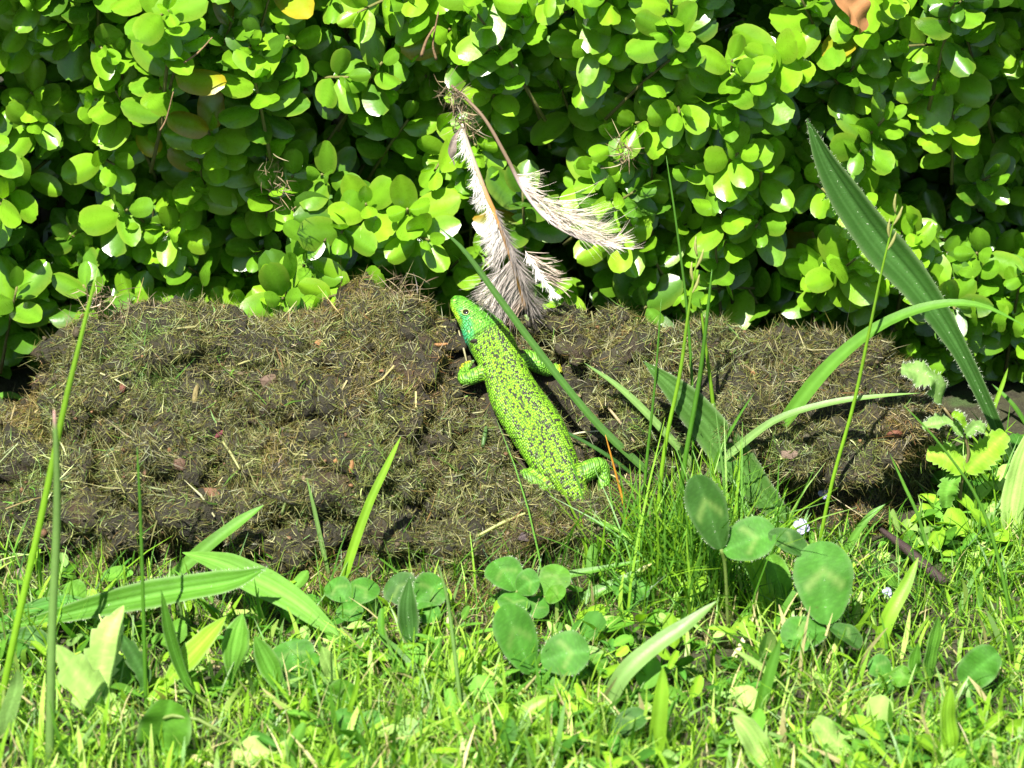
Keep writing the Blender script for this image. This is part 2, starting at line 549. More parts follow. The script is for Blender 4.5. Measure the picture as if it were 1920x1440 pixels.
def sample_tris(n, seed):
    g = np.random.default_rng(seed)
    TT = TRIS + GROUND_TRIS
    A = np.concatenate([t[0] for t in TT]); B = np.concatenate([t[1] for t in TT]); C = np.concatenate([t[2] for t in TT])
    cr = np.cross(B - A, C - A)
    ar = np.linalg.norm(cr, axis=1)
    ce = (A + B + C) / 3
    nn = cr / np.maximum(ar[:, None], 1e-12)
    nn = np.where(nn[:, 2:3] < 0, nn * np.where(np.abs(nn[:, 2:3]) > 0.98, -1, 1), nn)
    ok = (ce[:, 0] > -0.36) & (ce[:, 0] < 0.24) & (ce[:, 2] > -0.006) & (ce[:, 1] < 0.14) & (nn @ -VD > -0.25)
    w = ar * ok * (0.36 + 0.64 * sstep(-0.18, 0.15, fbm(ce * 48, 61, 3))) * np.where(np.abs(ce[:, 0]) < 0.25, 1.0, 0.45)
    k = g.choice(len(w), n, p=w / w.sum())
    u, v = g.random(n), g.random(n)
    f = u + v > 1
    u = np.where(f, 1 - u, u); v = np.where(f, 1 - v, v)
    P = A[k] + (B - A)[k] * u[:, None] + (C - A)[k] * v[:, None]
    return P, nn[k]
PAL = np.array([[0.088, 0.086, 0.018], [0.085, 0.070, 0.020], [0.045, 0.042, 0.012], [0.155, 0.145, 0.055], [0.250, 0.225, 0.105],
                [0.090, 0.110, 0.024], [0.125, 0.130, 0.075], [0.110, 0.062, 0.022], [0.07, 0.14, 0.02]])
def build_fibres(name, n, seed, Lr, Wr, pw, lift):
    g = np.random.default_rng(seed)
    P, Nn = sample_tris(n, seed)
    keep = spine_gap(P[:, 0], P[:, 1]) > -0.001
    keep |= P[:, 1] < SPINE[3][1]
    keep &= (P[:, 0] < 0.10) | (g.random(n) < 0.85)
    P, Nn = P[keep], Nn[keep]
    n = len(P)
    # neighbours lie roughly the same way, as matted clippings do
    ang = 3.5 * fbm(P * 55, 33, 2) * np.pi + g.normal(0, 0.8, n)
    T1 = norm(np.cross(Nn, np.array([0.2, 0.3, 0.93]))); T2 = np.cross(Nn, T1)
    D = T1 * np.cos(ang)[:, None] + T2 * np.sin(ang)[:, None]
    D = norm(D + Nn * (g.normal(lift, 0.42, n))[:, None])
    L = g.uniform(*Lr, n) * g.uniform(0.6, 1.3, n); W = g.uniform(*Wr, n)
    # shorten what would stick into the lizard
    E = P + D * L[:, None]
    ge = spine_gap(E[:, 0], E[:, 1])
    L = np.where((ge < 0.002) & (P[:, 1] > SPINE[3][1] - 0.002), L * 0.25, L)
    V, F, k = ribbons(P - D * (L * 0.3)[:, None] + Nn * 0.0006, D, Nn, L, W, g.normal(-0.05, 0.45, n), 2, seed)
    pw = np.asarray(pw, float)
    ci = g.choice(len(PAL), n, p=pw / pw.sum())
    c = PAL[ci] * g.uniform(0.75, 1.5, n)[:, None] * np.array([0.84, 0.90, 0.78])
    warm = sstep(0.12, 0.45, fbm(P * 22, 71, 3))[:, None]
    c = c * (1 - warm) + warm * c * np.array([1.12, 0.86, 0.78])
    gr = sstep(0.1, 0.5, fbm(P * 18, 91, 3))[:, None]
    c = c * (1 - gr) + gr * c * np.array([0.9, 1.25, 0.9])
    bare = sstep(0.10, 0.13, P[:, 0])[:, None]
    c = c * (1 - bare) + bare * c * np.array([0.95, 0.90, 0.95])
    me = mesh_np(name, V, F, np.repeat(c, k, 0), smooth=False)
    o = obj(name, me, M_FIBRE, HEAP)
    tag(o, kind='stuff')
build_fibres('matted_clippings', 310000, 5, (0.0025, 0.0085), (0.00018, 0.00042), [5, 5, 4, 3.2, 1.2, 3, 2, 1.2, 0.6], 0.32)
build_fibres('straw_clippings', 3200, 6, (0.008, 0.024), (0.0004, 0.0010), [1, 1, 0, 2, 4, 1.5, 1, 1, 2], 0.15)

def crumbs(n, seed):
    g = np.random.default_rng(seed)
    P, Nn = sample_tris(n, seed)
    keep = spine_gap(P[:, 0], P[:, 1]) > 0.001
    P, Nn = P[keep], Nn[keep]; n = len(P)
    bm = bmesh.new(); bmesh.ops.create_icosphere(bm, subdivisions=1, radius=1.0)
    V = np.array([v.co[:] for v in bm.verts]); F = np.array([[v.index for v in f.verts] for f in bm.faces]); bm.free()
    r = g.gamma(1.5, 0.00026, n) + 0.0002
    W = V[None] * (1 + g.normal(0, 0.28, (n, len(V), 1))) * (r[:, None] * g.uniform(0.6, 1.4, (n, 3)))[:, None] + (P + Nn * r[:, None] * 0.7)[:, None]
    pal = np.array([[0.03, 0.025, 0.012], [0.05, 0.038, 0.018], [0.08, 0.042, 0.02], [0.10, 0.075, 0.04], [0.04, 0.036, 0.02], [0.14, 0.07, 0.03]])
    c = pal[g.choice(6, n, p=[0.3, 0.28, 0.12, 0.08, 0.17, 0.05])] * g.uniform(0.7, 1.3, n)[:, None]
    me = mesh_np('soil_crumbs', W, (F[None] + (np.arange(n) * len(V))[:, None, None]).reshape(-1, 3), np.repeat(c, len(V), 0), smooth=False)
    tag(obj('soil_crumbs', me, M_CHIP, HEAP), kind='stuff')
crumbs(4500, 31)

# ================================================================ box hedge
HEDGE = empty('box_hedge', (0, 0.12, 0), 'dense glossy green box hedge filling the whole upper half', 'hedge')
def leaf_template(nu=9, nv=5, cup=0.16, curl=0.10, notch=0.0, wid=0.62, peak=0.52):
    u = np.linspace(0, 1, nu)
    v = np.linspace(-1, 1, nv)
    e = np.where(u < peak, 1 - (1 - u / peak) ** 2.0, 1 - ((u - peak) / (1 - peak)) ** 2.4)
    w = 0.5 * wid * np.sqrt(np.clip(e, 0, 1))
    w[0] = 0.012
    w[-1] = 0.06
    U, Vv = np.meshgrid(u, v, indexing='ij')
    Wm = w[:, None]
    X = U - notch * (1 - np.abs(Vv)) * (U > 0.99) * 1.0
    Y = Vv * Wm
    Z = -cup * (np.abs(Vv) ** 1.6) * Wm * 1.6 - curl * (U - 0.3) ** 2 + 0.02 * np.exp(-(Vv * 3) ** 2) * 0
    return np.stack([X, Y, Z], -1).reshape(-1, 3), grid_faces(nu, nv), U.ravel(), Vv.ravel()
TEMPL = [leaf_template(cup=c, curl=k, notch=nt_, wid=w, peak=pk) for c, k, nt_, w, pk in
         [(0.20, 0.10, 0.00, 0.60, 0.50), (0.34, 0.20, 0.02, 0.63, 0.54), (0.10, 0.06, 0.03, 0.67, 0.57), (0.26, -0.08, 0.0, 0.57, 0.48), (0.18, 0.26, 0.02, 0.64, 0.53), (-0.12, 0.12, 0.0, 0.58, 0.50)]]
TEMPL_LOW = leaf_template(4, 3, 0.18, 0.12)
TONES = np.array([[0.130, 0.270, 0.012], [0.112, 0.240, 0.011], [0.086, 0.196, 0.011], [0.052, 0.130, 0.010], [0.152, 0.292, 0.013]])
def hedge_face(x, z):
    """y of the hedge's front at x, z"""
    p = v3(x, z, 1.7)
    y = 0.070 - 0.046 * fbm(p * 13, 41, 3) - 0.018 * fbm(p * 30, 47, 2)
    y = y + 0.022 * (1 - sstep(0.03, 0.07, z))
    return y
def build_hedge():
    g = np.random.default_rng(23)
    shoots = []
    def layer(n, x0, x1, z0, z1, depth, age):
        for _ in range(n):
            x = g.uniform(x0, x1); z = g.uniform(z0, z1)
            shoots.append((x, z, depth + g.uniform(-0.010, 0.012), age))
    A = (-0.29, 0.29, 0.048, 0.275)
    layer(255, *A, 0.0, 0)
    layer(165, *A, 0.030, 1)
    layer(170, *A, 0.060, 2)
    layer(160, *A, 0.10, 2)
    layer(50, -0.30, -0.195, 0.0, 0.075, 0.030, 2)
    layer(60, 0.165, 0.30, 0.0, 0.075, 0.012, 1)
    layer(260, -0.32, 0.32, -0.005, 0.08, 0.085, 2)
    layer(160, -0.32, 0.32, 0.0, 0.30, 0.15, 2)
    for x0, x1, z0, z1 in ((-0.75, -0.29, 0.04, 0.42), (0.29, 0.75, 0.04, 0.42), (-0.29, 0.29, 0.275, 0.42)):
        ar = (x1 - x0) * (z1 - z0)
        layer(int(ar * 2300), x0, x1, z0, z1, 0.0, 10)
        layer(int(ar * 1500), x0, x1, z0, z1, 0.04, 11)
    layer(420, -0.75, 0.75, 0.03, 0.42, 0.16, 12)
    LP, LR, LS, LT, LC, LOWF, LSH = [], [], [], [], [], [], []
    stems = []
    for si, (x, z, dep, age) in enumerate(shoots):
        low = age >= 10
        a = age % 10
        tip = np.array([x, float(hedge_face(np.array([x]), np.array([z]))[0]) + dep, z])
        d = norm(np.array([g.normal(0, 0.42), -1.0 + g.normal(0, 0.25), 0.55 + g.normal(0, 0.42)]))
        if a == 0 and g.random() < 0.22:
            d = norm(np.array([g.normal(0, 0.3), -0.35, 1.0]))
        L = g.uniform(0.028, 0.062)
        sag = np.array([0, 0, -0.10 * L])
        npair = int(g.integers(4, 7)) if not low else 4
        path = catmull(np.array([tip - d * L * 1.35 + sag * 1.6, tip - d * L * 0.55 + sag * 0.3, tip]), 8)
        stems.append(path)
        ax0 = norm(np.cross(d, np.array([0.13, 0.2, 0.97])))
        ax1 = np.cross(d, ax0)
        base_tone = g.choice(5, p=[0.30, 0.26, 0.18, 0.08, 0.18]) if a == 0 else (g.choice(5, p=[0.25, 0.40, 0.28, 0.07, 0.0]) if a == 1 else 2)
        rot = g.uniform(0, np.pi)
        size = g.uniform(0.0163, 0.0230)
        for k in range(npair):
            f = 1 - (k * L / npair * g.uniform(0.85, 1.15) + 0.001) / (L * 1.35)
            q = path[0] + 0
            ti = np.clip(f, 0, 1) * 7
            i0 = int(min(ti, 6)); q = path[i0] * (1 - ti + i0) + path[i0 + 1] * (ti - i0)
            az = rot + (k % 2) * np.pi / 2 + g.normal(0, 0.15)
            spread = math.radians([28, 48, 60, 68, 74, 78][min(k, 5)] + g.normal(0, 8))
            sz = size * [0.62, 0.95, 1.05, 1.02, 0.95, 0.9][min(k, 5)] * g.uniform(0.88, 1.12)
            for s in (0, 1):
                r = ax0 * math.cos(az + s * np.pi) + ax1 * math.sin(az + s * np.pi)
                ld = norm(d * math.cos(spread) + r * math.sin(spread) + np.array([0, -0.04, -0.10]) + g.normal(0, 0.10, 3))
                nn = d * math.sin(spread) - r * math.cos(spread)
                nn = norm(nn + np.array(SUNV) * 0.50 + np.array([0, -0.50, 0.12]) + g.normal(0, 0.14, 3))
                nn = norm(nn - ld * (nn @ ld))
                sd = np.cross(nn, ld)
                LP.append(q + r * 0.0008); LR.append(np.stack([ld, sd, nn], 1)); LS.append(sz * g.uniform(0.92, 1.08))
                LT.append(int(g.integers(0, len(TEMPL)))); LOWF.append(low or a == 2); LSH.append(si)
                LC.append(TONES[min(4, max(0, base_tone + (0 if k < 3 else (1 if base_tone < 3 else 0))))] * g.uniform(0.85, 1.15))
    LP = np.array(LP); LR = np.array(LR); LS = np.array(LS); LT = np.array(LT); LC = np.array(LC); LOWF = np.array(LOWF); LSH = np.array(LSH)
    # which leaves show largest
    low_v, low_f = TEMPL_LOW[0], TEMPL_LOW[1]
    W = LP[:, None] + np.einsum('nij,kj->nki', LR, low_v) * LS[:, None, None]
    near = np.nonzero(~LOWF)[0]
    nv_ = len(low_v)
    polys = (low_f[None] + (np.arange(len(near)) * nv_)[:, None, None]).reshape(-1, 4)
    bvh = BVHTree.FromPolygons(W[near].reshape(-1, 3).tolist(), polys.tolist())
    cnt = np.zeros(len(LP), int)
    where = {}
    o = Vector(CAM)
    for py in range(2, 620, 5):
        for px in range(2, 1920, 5):
            h = bvh.ray_cast(o, Vector(ray(px, py)))
            if h[0] is not None:
                i = near[h[2] // len(low_f)]
                cnt[i] += 1
                where.setdefault(i, [0, 0, 0])
                ww = where[i]; ww[0] += px; ww[1] += py; ww[2] += 1
    top = np.argsort(-cnt)[:300]
    top = top[cnt[top] > 0]
    topset = set(top.tolist())
    # leaves turning yellow and orange, near where the photograph has them
    odd = set()
    for tx, ty in ((330, 225), (395, 190), (270, 248), (385, 130), (425, 80), (360, 290), (945, 425), (1600, 70), (1490, 485), (810, 105), (560, 20)):
        best = sorted((math.hypot(where[i][0] / where[i][2] - tx, where[i][1] / where[i][2] - ty), i) for i in topset if i not in odd)
        odd.add(best[0][1])
    # separate leaves on their twigs
    def leaf_cols(base, U, Vv, odd_leaf=False, seed=0):
        c = np.repeat(base[None], len(U), 0)
        rib = np.exp(-(Vv * 4) ** 2)[:, None]
        c = c * (1 + 0.22 * rib)
        if odd_leaf:
            e = np.clip(np.abs(Vv) ** 2 * 0.8 + sstep(0.55, 1, U) * 0.6 + 0.25, 0, 1)[:, None]
            e = e * 0.6
            c = c * (1 - e) + e * np.array([0.30, 0.13, 0.010])
        else:
            e = (np.abs(Vv) > 0.95)[:, None] * 0.35
            c = c * (1 - e) + e * np.array([0.20, 0.26, 0.03])
        return c
    cache = {}
    twigs = {}
    TW = np.array([0.085, 0.085, 0.025])
    for i in top.tolist():
        si = int(LSH[i])
        if si not in twigs:
            V, F = tube(stems[si], np.linspace(0.0010, 0.0006, 8), 5)
            me = build_quads('twig', V - stems[si][0], F, TW * g.uniform(0.8, 1.5))
            tw = obj('twig', me, M_BARK, HEDGE)
            tw.location = stems[si][0]
            twigs[si] = tw
        is_odd = i in odd
        tone = int(np.argmin(np.abs(TONES[:, 1] - LC[i][1])))
        key = (int(LT[i]), tone, is_odd, int(i) % 2)
        if key not in cache:
            V, F, U, Vv = TEMPL[key[0]]
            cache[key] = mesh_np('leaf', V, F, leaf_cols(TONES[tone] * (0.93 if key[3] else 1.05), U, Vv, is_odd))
            cache[key].materials.append(M_BOX)
        lf = bpy.data.objects.new('leaf', cache[key])
        col.objects.link(lf)
        tw = twigs[si]
        lf.parent = tw
        m = np.eye(4); m[:3, :3] = LR[i] * LS[i]; m[:3, 3] = LP[i] - stems[si][0]
        lf.matrix_local = Matrix(m.tolist())
        if is_odd: lf['label'] = 'leaf turning yellow and orange at its rim'
    rest = np.array([i for i in range(len(LP)) if i not in topset])
    # the rest of the foliage
    Vs, Fs, Cs, off = [], [], [], 0
    for t in range(len(TEMPL)):
        idx = rest[(LT[rest] == t) & ~LOWF[rest]]
        V, F, U, Vv = TEMPL[t]
        X = LP[idx][:, None] + np.einsum('nij,kj->nki', LR[idx], V) * LS[idx][:, None, None]
        Vs.append(X.reshape(-1, 3))
        Fs.append((F[None] + (np.arange(len(idx)) * len(V))[:, None, None]).reshape(-1, 4) + off)
        off += len(idx) * len(V)
        rib = 1 + 0.22 * np.exp(-(Vv * 4) ** 2)
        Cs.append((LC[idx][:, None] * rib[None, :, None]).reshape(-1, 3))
    idx = rest[LOWF[rest]]
    Vs.append(W[idx].reshape(-1, 3))
    Fs.append((low_f[None] + (np.arange(len(idx)) * nv_)[:, None, None]).reshape(-1, 4) + off)
    Cs.append(np.repeat(LC[idx], nv_, 0))
    f = obj('foliage', mesh_np('foliage', np.vstack(Vs), np.vstack(Fs), np.vstack(Cs)), M_BOX, HEDGE)
    tag(f, kind='stuff')
    # inner twigs and branches
    mb = MB()
    for si, p in enumerate(stems):
        if si not in twigs and shoots[si][3] < 10:
            V, F = tube(p, np.linspace(0.0011, 0.0006, 8), 4, close=False)
            mb.add(V, F, TW * g.uniform(0.6, 1.4))
    for k in range(90):
        x = g.uniform(-0.7, 0.7); y = g.uniform(0.15, 0.26)
        P = [(x, y, -0.01)]
        for s in range(4):
            P.append((P[-1][0] + g.normal(0, 0.02), P[-1][1] + g.normal(-0.004, 0.012), P[-1][2] + g.uniform(0.06, 0.11)))
        V, F = tube(np.array(P), np.linspace(0.0042, 0.0013, 5), 6, n=14)
        mb.add(V, F, np.array([0.11, 0.085, 0.055]) * g.uniform(0.6, 1.2))
        for s in range(5):
            b = np.array(P[int(g.integers(1, 4))]) 
            e = b + np.array([g.normal(0, 0.03), -g.uniform(0.01, 0.05), g.uniform(0.0, 0.05)])
            V, F = tube(np.array([b, (b + e) / 2 + g.normal(0, 0.004, 3), e]), [0.0018, 0.0013, 0.0008], 5, n=6)
            mb.add(V, F, np.array([0.10, 0.085, 0.05]) * g.uniform(0.6, 1.3))
    b = obj('branches', mb.mesh('branches'), M_BARK, HEDGE)
    tag(b, kind='stuff')
build_hedge()
# ================================================================ lizard
def lizard_material():
    m, nt = new_mat('lizard_skin')
    N = NT(nt)
    c_at = N.n('ShaderNodeAttribute', attribute_name='col')
    s_at = N.n('ShaderNodeAttribute', attribute_name='suv')
    mp = N.n('ShaderNodeMapping')
    mp.inputs['Scale'].default_value = (1 / 1.12, 1 / 0.95, 0)
    N.l(s_at.outputs['Vector'], mp.inputs['Vector'])
    vo = N.n('ShaderNodeTexVoronoi', voronoi_dimensions='2D', feature='F1')
    vo.inputs['Scale'].default_value = 1.0
    vo.inputs['Randomness'].default_value = 0.45
    N.l(mp.outputs[0], vo.inputs['Vector'])
    # one noise value for each scale, so the black marks keep to whole scales
    mp2 = N.n('ShaderNodeMapping')
    mp2.inputs['Scale'].default_value = (0.86, 0.60, 1)
    N.l(vo.outputs['Position'], mp2.inputs['Vector'])
    nz = N.noise(mp2.outputs[0], 1.0, 2.5, 0.62)
    sx = N.n('ShaderNodeSeparateXYZ')
    N.l(s_at.outputs['Vector'], sx.inputs[0])
    at_ = N.math('ABSOLUTE', sx.outputs[1])
    stripe = N.math('MULTIPLY', N.math('COSINE', N.math('MULTIPLY', at_, 0.95)), 0.035)     # paired dark rows along the back
    thr = N.math('ADD', N.math('MULTIPLY_ADD', N.ramp(at_, 5, 15), 0.085, 0.540), stripe)
    spot = N.math('MULTIPLY', N.ramp(N.math('SUBTRACT', nz, thr), 0.0, 0.02), c_at.outputs['Alpha'])
    edge = N.ramp(vo.outputs['Distance'], 0.26, 0.54)
    jit = N.n('ShaderNodeSeparateColor')
    N.l(vo.outputs['Color'], jit.inputs[0])
    hsv = N.n('ShaderNodeHueSaturation')
    N.l(c_at.outputs['Color'], hsv.inputs['Color'])
    N.l(N.math('MULTIPLY_ADD', jit.outputs[0], 0.5, 0.75), hsv.inputs['Value'])
    c = N.mix(N.math('MULTIPLY', edge, 0.85), hsv.outputs[0], (0.014, 0.045, 0.004))
    fleck = N.math('MULTIPLY', N.ramp(jit.outputs[1], 0.82, 0.86), N.math('MULTIPLY', c_at.outputs['Alpha'], 0.75))
    c = N.mix(fleck, c, (0.030, 0.050, 0.010))
    c = N.mix(spot, c, (0.018, 0.018, 0.010))
    p = N.n('ShaderNodeBsdfPrincipled')
    N.l(c, p.inputs['Base Color'])
    p.inputs['Roughness'].default_value = 0.5
    p.inputs['Specular IOR Level'].default_value = 0.3
    b = N.n('ShaderNodeBump')
    b.inputs['Strength'].default_value = 0.8
    b.inputs['Distance'].default_value = 0.0006
    b.invert = True
    N.l(vo.outputs['Distance'], b.inputs['Height'])
    N.l(b.outputs[0], p.inputs['Normal'])
    out = N.n('ShaderNodeOutputMaterial')
    N.l(p.outputs[0], out.inputs[0])
    return m

def build_lizard():
    base = SPINE[6]
    root = empty('lizard', base, 'bright green lizard with black speckles basking head up on the brown heap', 'lizard')
    n = 160
    D = SPD
    P = D[:, :3]
    T = norm(np.gradient(P, axis=0))
    idx = np.linspace(0, len(SP) - 1, n)
    nb = norm(np.array([0.05, -0.56, 0.83]))
    nh = norm(np.array([0.52, 0.10, 0.85]))
    f = sstep(9.0, 12.0, idx)[:, None]
    U = norm(nb * (1 - f) + nh * f)
    U = norm(U - T * np.sum(U * T, 1, keepdims=True))
    Lf = np.cross(U, T)                            # the animal's left
    th = np.linspace(0, 2 * np.pi, 30, endpoint=False)
    parts = []
    def sup(v, e): return np.sign(v) * np.abs(v) ** e
    e = np.where(idx > 10.5, 0.78, 1.0)[:, None]
    cx = sup(np.cos(th)[None], e) * np.ones((n, 1)); sy = sup(np.sin(th)[None], e)
    sy = np.where(sy < 0, sy * 0.85, sy)
    # cheeks swell low, the crown is narrower
    head = sstep(9.6, 11.0, idx)[:, None]
    cx = cx * (1 - head * 0.16 * np.clip(sy, 0, 1))
    V = P[:, None] + Lf[:, None] * (cx * D[:, 3:4])[..., None] + U[:, None] * (sy * D[:, 4:5])[..., None]
    i, j = np.meshgrid(np.arange(n - 1), np.arange(30), indexing='ij')
    a = (i * 30 + j).ravel(); b = (i * 30 + (j + 1) % 30).ravel()
    F = np.stack([a, b, b + 30, a + 30], 1)
    V = V.reshape(-1, 3)
    V = np.vstack([V, P[:1], P[-1:]])
    k = np.arange(30)
    F = np.vstack([F, np.stack([(k + 1) % 30, k, np.full(30, n * 30), np.full(30, n * 30)], 1),
                   np.stack([k + (n - 1) * 30, (k + 1) % 30 + (n - 1) * 30, np.full(30, n * 30 + 1), np.full(30, n * 30 + 1)], 1)])
    mb = MB()
    mb.add(V, F)
    def limb(pts, nn=22, ns=14):
        Q = np.array([hit(a[0], a[1], max(a[2], 0.0)) + np.array([0, 0, min(a[2], 0.0)]) for a in pts]); R = np.array([a[3] for a in pts])
        V, F = tube(Q, R, ns, n=nn)
        mb.add(V, F)
        return Q
    # front left leg, elbow out, hand under the chin
    h = limb([(930, 694, 0.010, 0.0052), (905, 699, 0.0100, 0.0040), (874, 711, 0.0088, 0.0034), (869, 704, 0.0070, 0.0028), (873, 695, 0.0056, 0.0026)])
    for tx, ty in ((889, 676), (882, 676), (874, 678), (866, 682), (862, 690)):
        limb([(873, 695, 0.0056, 0.0015), ((873 + tx) / 2, (695 + ty) / 2 - 1, 0.0066, 0.0011), (tx, ty, 0.0054, 0.0007)], 10, 8)
    # front right leg
    limb([(968, 680, 0.009, 0.0050), (988, 674, 0.0095, 0.0048), (1010, 684, 0.0080, 0.0042), (1026, 694, 0.0045, 0.0030), (1038, 694, 0.0028, 0.0026)])
    for tx, ty in ((1050, 684), (1054, 690), (1055, 697), (1050, 704), (1042, 681)):
        limb([(1038, 694, 0.0026, 0.0014), ((1038 + tx) / 2, (694 + ty) / 2, 0.0034, 0.0010), (tx, ty, 0.0022, 0.0006)], 10, 8)
    # hind left leg: thigh forward, shin folded back into the clippings
    limb([(1058, 912, 0.005, 0.0050), (1022, 912, 0.0060, 0.0056), (992, 897, 0.0060, 0.0048), (980, 900, 0.0030, 0.0040), (988, 920, 0.0015, 0.0036), (1004, 936, -0.003, 0.0030)])
    # hind right leg: thigh out, shin back down, foot under the clippings
    limb([(1072, 900, 0.0065, 0.0054), (1100, 884, 0.0085, 0.0050), (1123, 873, 0.0085, 0.0040), (1131, 886, 0.0066, 0.0034), (1132, 912, 0.0042, 0.0030), (1127, 936, 0.0006, 0.0028), (1122, 950, -0.002, 0.0026)])
    for tx, ty in ((1136, 966), (1120, 970), (1108, 968)):
        limb([(1123, 948, 0.001, 0.0016), (tx, ty, 0.0, 0.0007)], 6, 8)
    raw = mb.mesh('raw')
    tmp = bpy.data.objects.new('tmp', raw)
    col.objects.link(tmp)
    md = tmp.modifiers.new('r', 'REMESH'); md.mode = 'VOXEL'; md.voxel_size = 0.00042; md.adaptivity = 0
    ms = tmp.modifiers.new('s', 'SMOOTH'); ms.factor = 0.5; ms.iterations = 5
    dg = bpy.context.evaluated_depsgraph_get()
    me = bpy.data.meshes.new_from_object(tmp.evaluated_get(dg))
    bpy.data.objects.remove(tmp)
    me.name = 'body'
    nv = len(me.vertices)
    co = np.empty(nv * 3, np.float32); me.vertices.foreach_get('co', co); co = co.reshape(-1, 3).astype(float)
    # nearest place on the spine
    best = np.zeros(nv, int); bd = np.full(nv, 9.0)
    for q in range(n):
        d = np.sum((co - P[q]) ** 2, 1)
        m_ = d < bd
        best[m_] = q; bd[m_] = d[m_]
    arc = np.concatenate([[0], np.cumsum(np.linalg.norm(np.diff(P, axis=0), axis=1))]) * 1000
    rel = co - P[best]
    along = np.sum(rel * T[best], 1) * 1000
    la = np.sum(rel * Lf[best], 1); ub = np.sum(rel * U[best], 1)
    w, hh = D[best, 3], D[best, 4]
    rr = np.hypot(la / w, ub / hh)
    tt = np.arctan2(la, ub)
    s_mm = arc[best] + along
    t_mm = tt * 0.5 * (w + hh) * 1000
    ii = idx[best]
    limbm = sstep(1.12, 1.32, rr)
    headm = sstep(10.2, 10.8, ii) * (1 - limbm)
    suv = np.stack([s_mm, t_mm, np.zeros(nv)], 1)
    lm = limbm > 0.5
    suv[lm] = np.stack([co[lm, 0] * 1000 + co[lm, 1] * 300, co[lm, 2] * 1000 - co[lm, 1] * 600, np.zeros(lm.sum())], 1)
    # colours of the skin itself
    p3 = co * 1000
    body = np.array([0.150, 0.300, 0.008])
    c = np.repeat(body[None], nv, 0)
    side = sstep(6, 17, np.abs(t_mm))[:, None]
    c = c * (1 - side) + side * np.array([0.120, 0.285, 0.012])
    belly = sstep(17, 22, np.abs(t_mm))[:, None]
    c = c * (1 - belly) + belly * np.array([0.30, 0.36, 0.05])
    c = c * (1 - limbm[:, None]) + limbm[:, None] * np.array([0.11, 0.28, 0.018]) * (1 + 0.35 * vnoise(p3 * 0.5, 44)[:, None])
    toe = np.zeros(nv)
    for tx, ty, lf_ in ((887, 679, 0.0056), (881, 680, 0.0058), (874, 682, 0.0058), (867, 685, 0.0056), (863, 690, 0.0056), (1052, 687, 0.0024), (1052, 695, 0.0024)):
        toe = np.maximum(toe, 1 - sstep(0.0012, 0.0026, np.linalg.norm(co - hit(tx, ty, lf_), axis=1)))
    c = c * (1 - toe[:, None]) + toe[:, None] * np.array([0.34, 0.33, 0.02])
    # head: green crown, turquoise cheek, yellow-green lips, pale flecks
    crown = np.array([0.085, 0.30, 0.016]); cheek = np.array([0.028, 0.25, 0.062]); lip = np.array([0.20, 0.38, 0.012])
    up01 = ub / hh
    hc = crown[None] * (1 + 0.35 * vnoise(p3 * 0.55, 3)[:, None])
    ck = (1 - sstep(0.35, 0.60, up01))[:, None] * (1 - sstep(12.3, 13.2, ii))[:, None]
    hc = hc * (1 - ck) + ck * cheek * (1 + 0.4 * vnoise(p3 * 0.8, 8)[:, None])
    lp = ((1 - sstep(-0.25, 0.05, up01)) * sstep(11.2, 12.2, ii))[:, None]
    st = 0.5 + 0.5 * np.sign(vnoise(np.stack([s_mm * 0.8, up01 * 2, 0 * s_mm], 1), 14))
    hc = hc * (1 - lp) + lp * (lip * (0.7 + 0.5 * st[:, None]))
    fl = (sstep(0.36, 0.5, vnoise(p3 * 0.8, 19)) * sstep(-0.6, 0.2, up01) * (1 - sstep(0.75, 0.95, up01)))[:, None]
    hc = hc * (1 - 0.75 * fl) + 0.75 * fl * np.array([0.36, 0.46, 0.14])
    ln = (1 - sstep(0.03, 0.09, np.abs(vnoise(p3 * 0.30, 27))))[:, None] * sstep(0.5, 0.8, up01)[:, None]
    hc = hc * (1 - 0.75 * ln) + 0.75 * ln * np.array([0.03, 0.13, 0.012])      # seams of the crown shields
    c = c * (1 - headm[:, None]) + headm[:, None] * hc
    thr_ = (sstep(8.9, 9.8, ii) * (1 - sstep(10.9, 11.6, ii)) * (1 - sstep(-0.35, 0.15, up01)) * (1 - limbm))[:, None]
    c = c * (1 - thr_) + thr_ * np.array([0.03, 0.28, 0.14])                # blue throat
    spot = (1 - headm) * (1 - 0.85 * limbm) * (1 - 0.9 * sstep(17, 21, np.abs(t_mm))) * (1 - thr_[:, 0])
    # raised brow and shields
    me.polygons.foreach_set('use_smooth', np.ones(len(me.polygons), dtype=bool))
    for at_n in [a.name for a in me.attributes if a.name in ('col', 'suv')]:
        me.attributes.remove(me.attributes[at_n])
    set_col(me, np.concatenate([np.clip(c, 0.003, 1), spot[:, None]], 1))
    sa = me.attributes.new('suv', 'FLOAT_VECTOR', 'POINT')
    sa.data.foreach_set('vector', suv.astype(np.float32).ravel())
    me.materials.clear()
    obj('body', me, lizard_material(), root)
    # eyes, brows, ear openings, nostrils
    mE = plain_material('lizard_eye', 0.08, 0.8, var=0.0, bump=0.0, base=(0.012, 0.008, 0.005))
    mL = plain_material('lizard_eyelid', 0.5, 0.4, var=0.2, vscale=900, bump=0.3, bscale=2500, base=(0.17, 0.26, 0.06))
    mD = plain_material('lizard_ear', 0.6, 0.2, var=0.2, bump=0.1, base=(0.012, 0.010, 0.006))
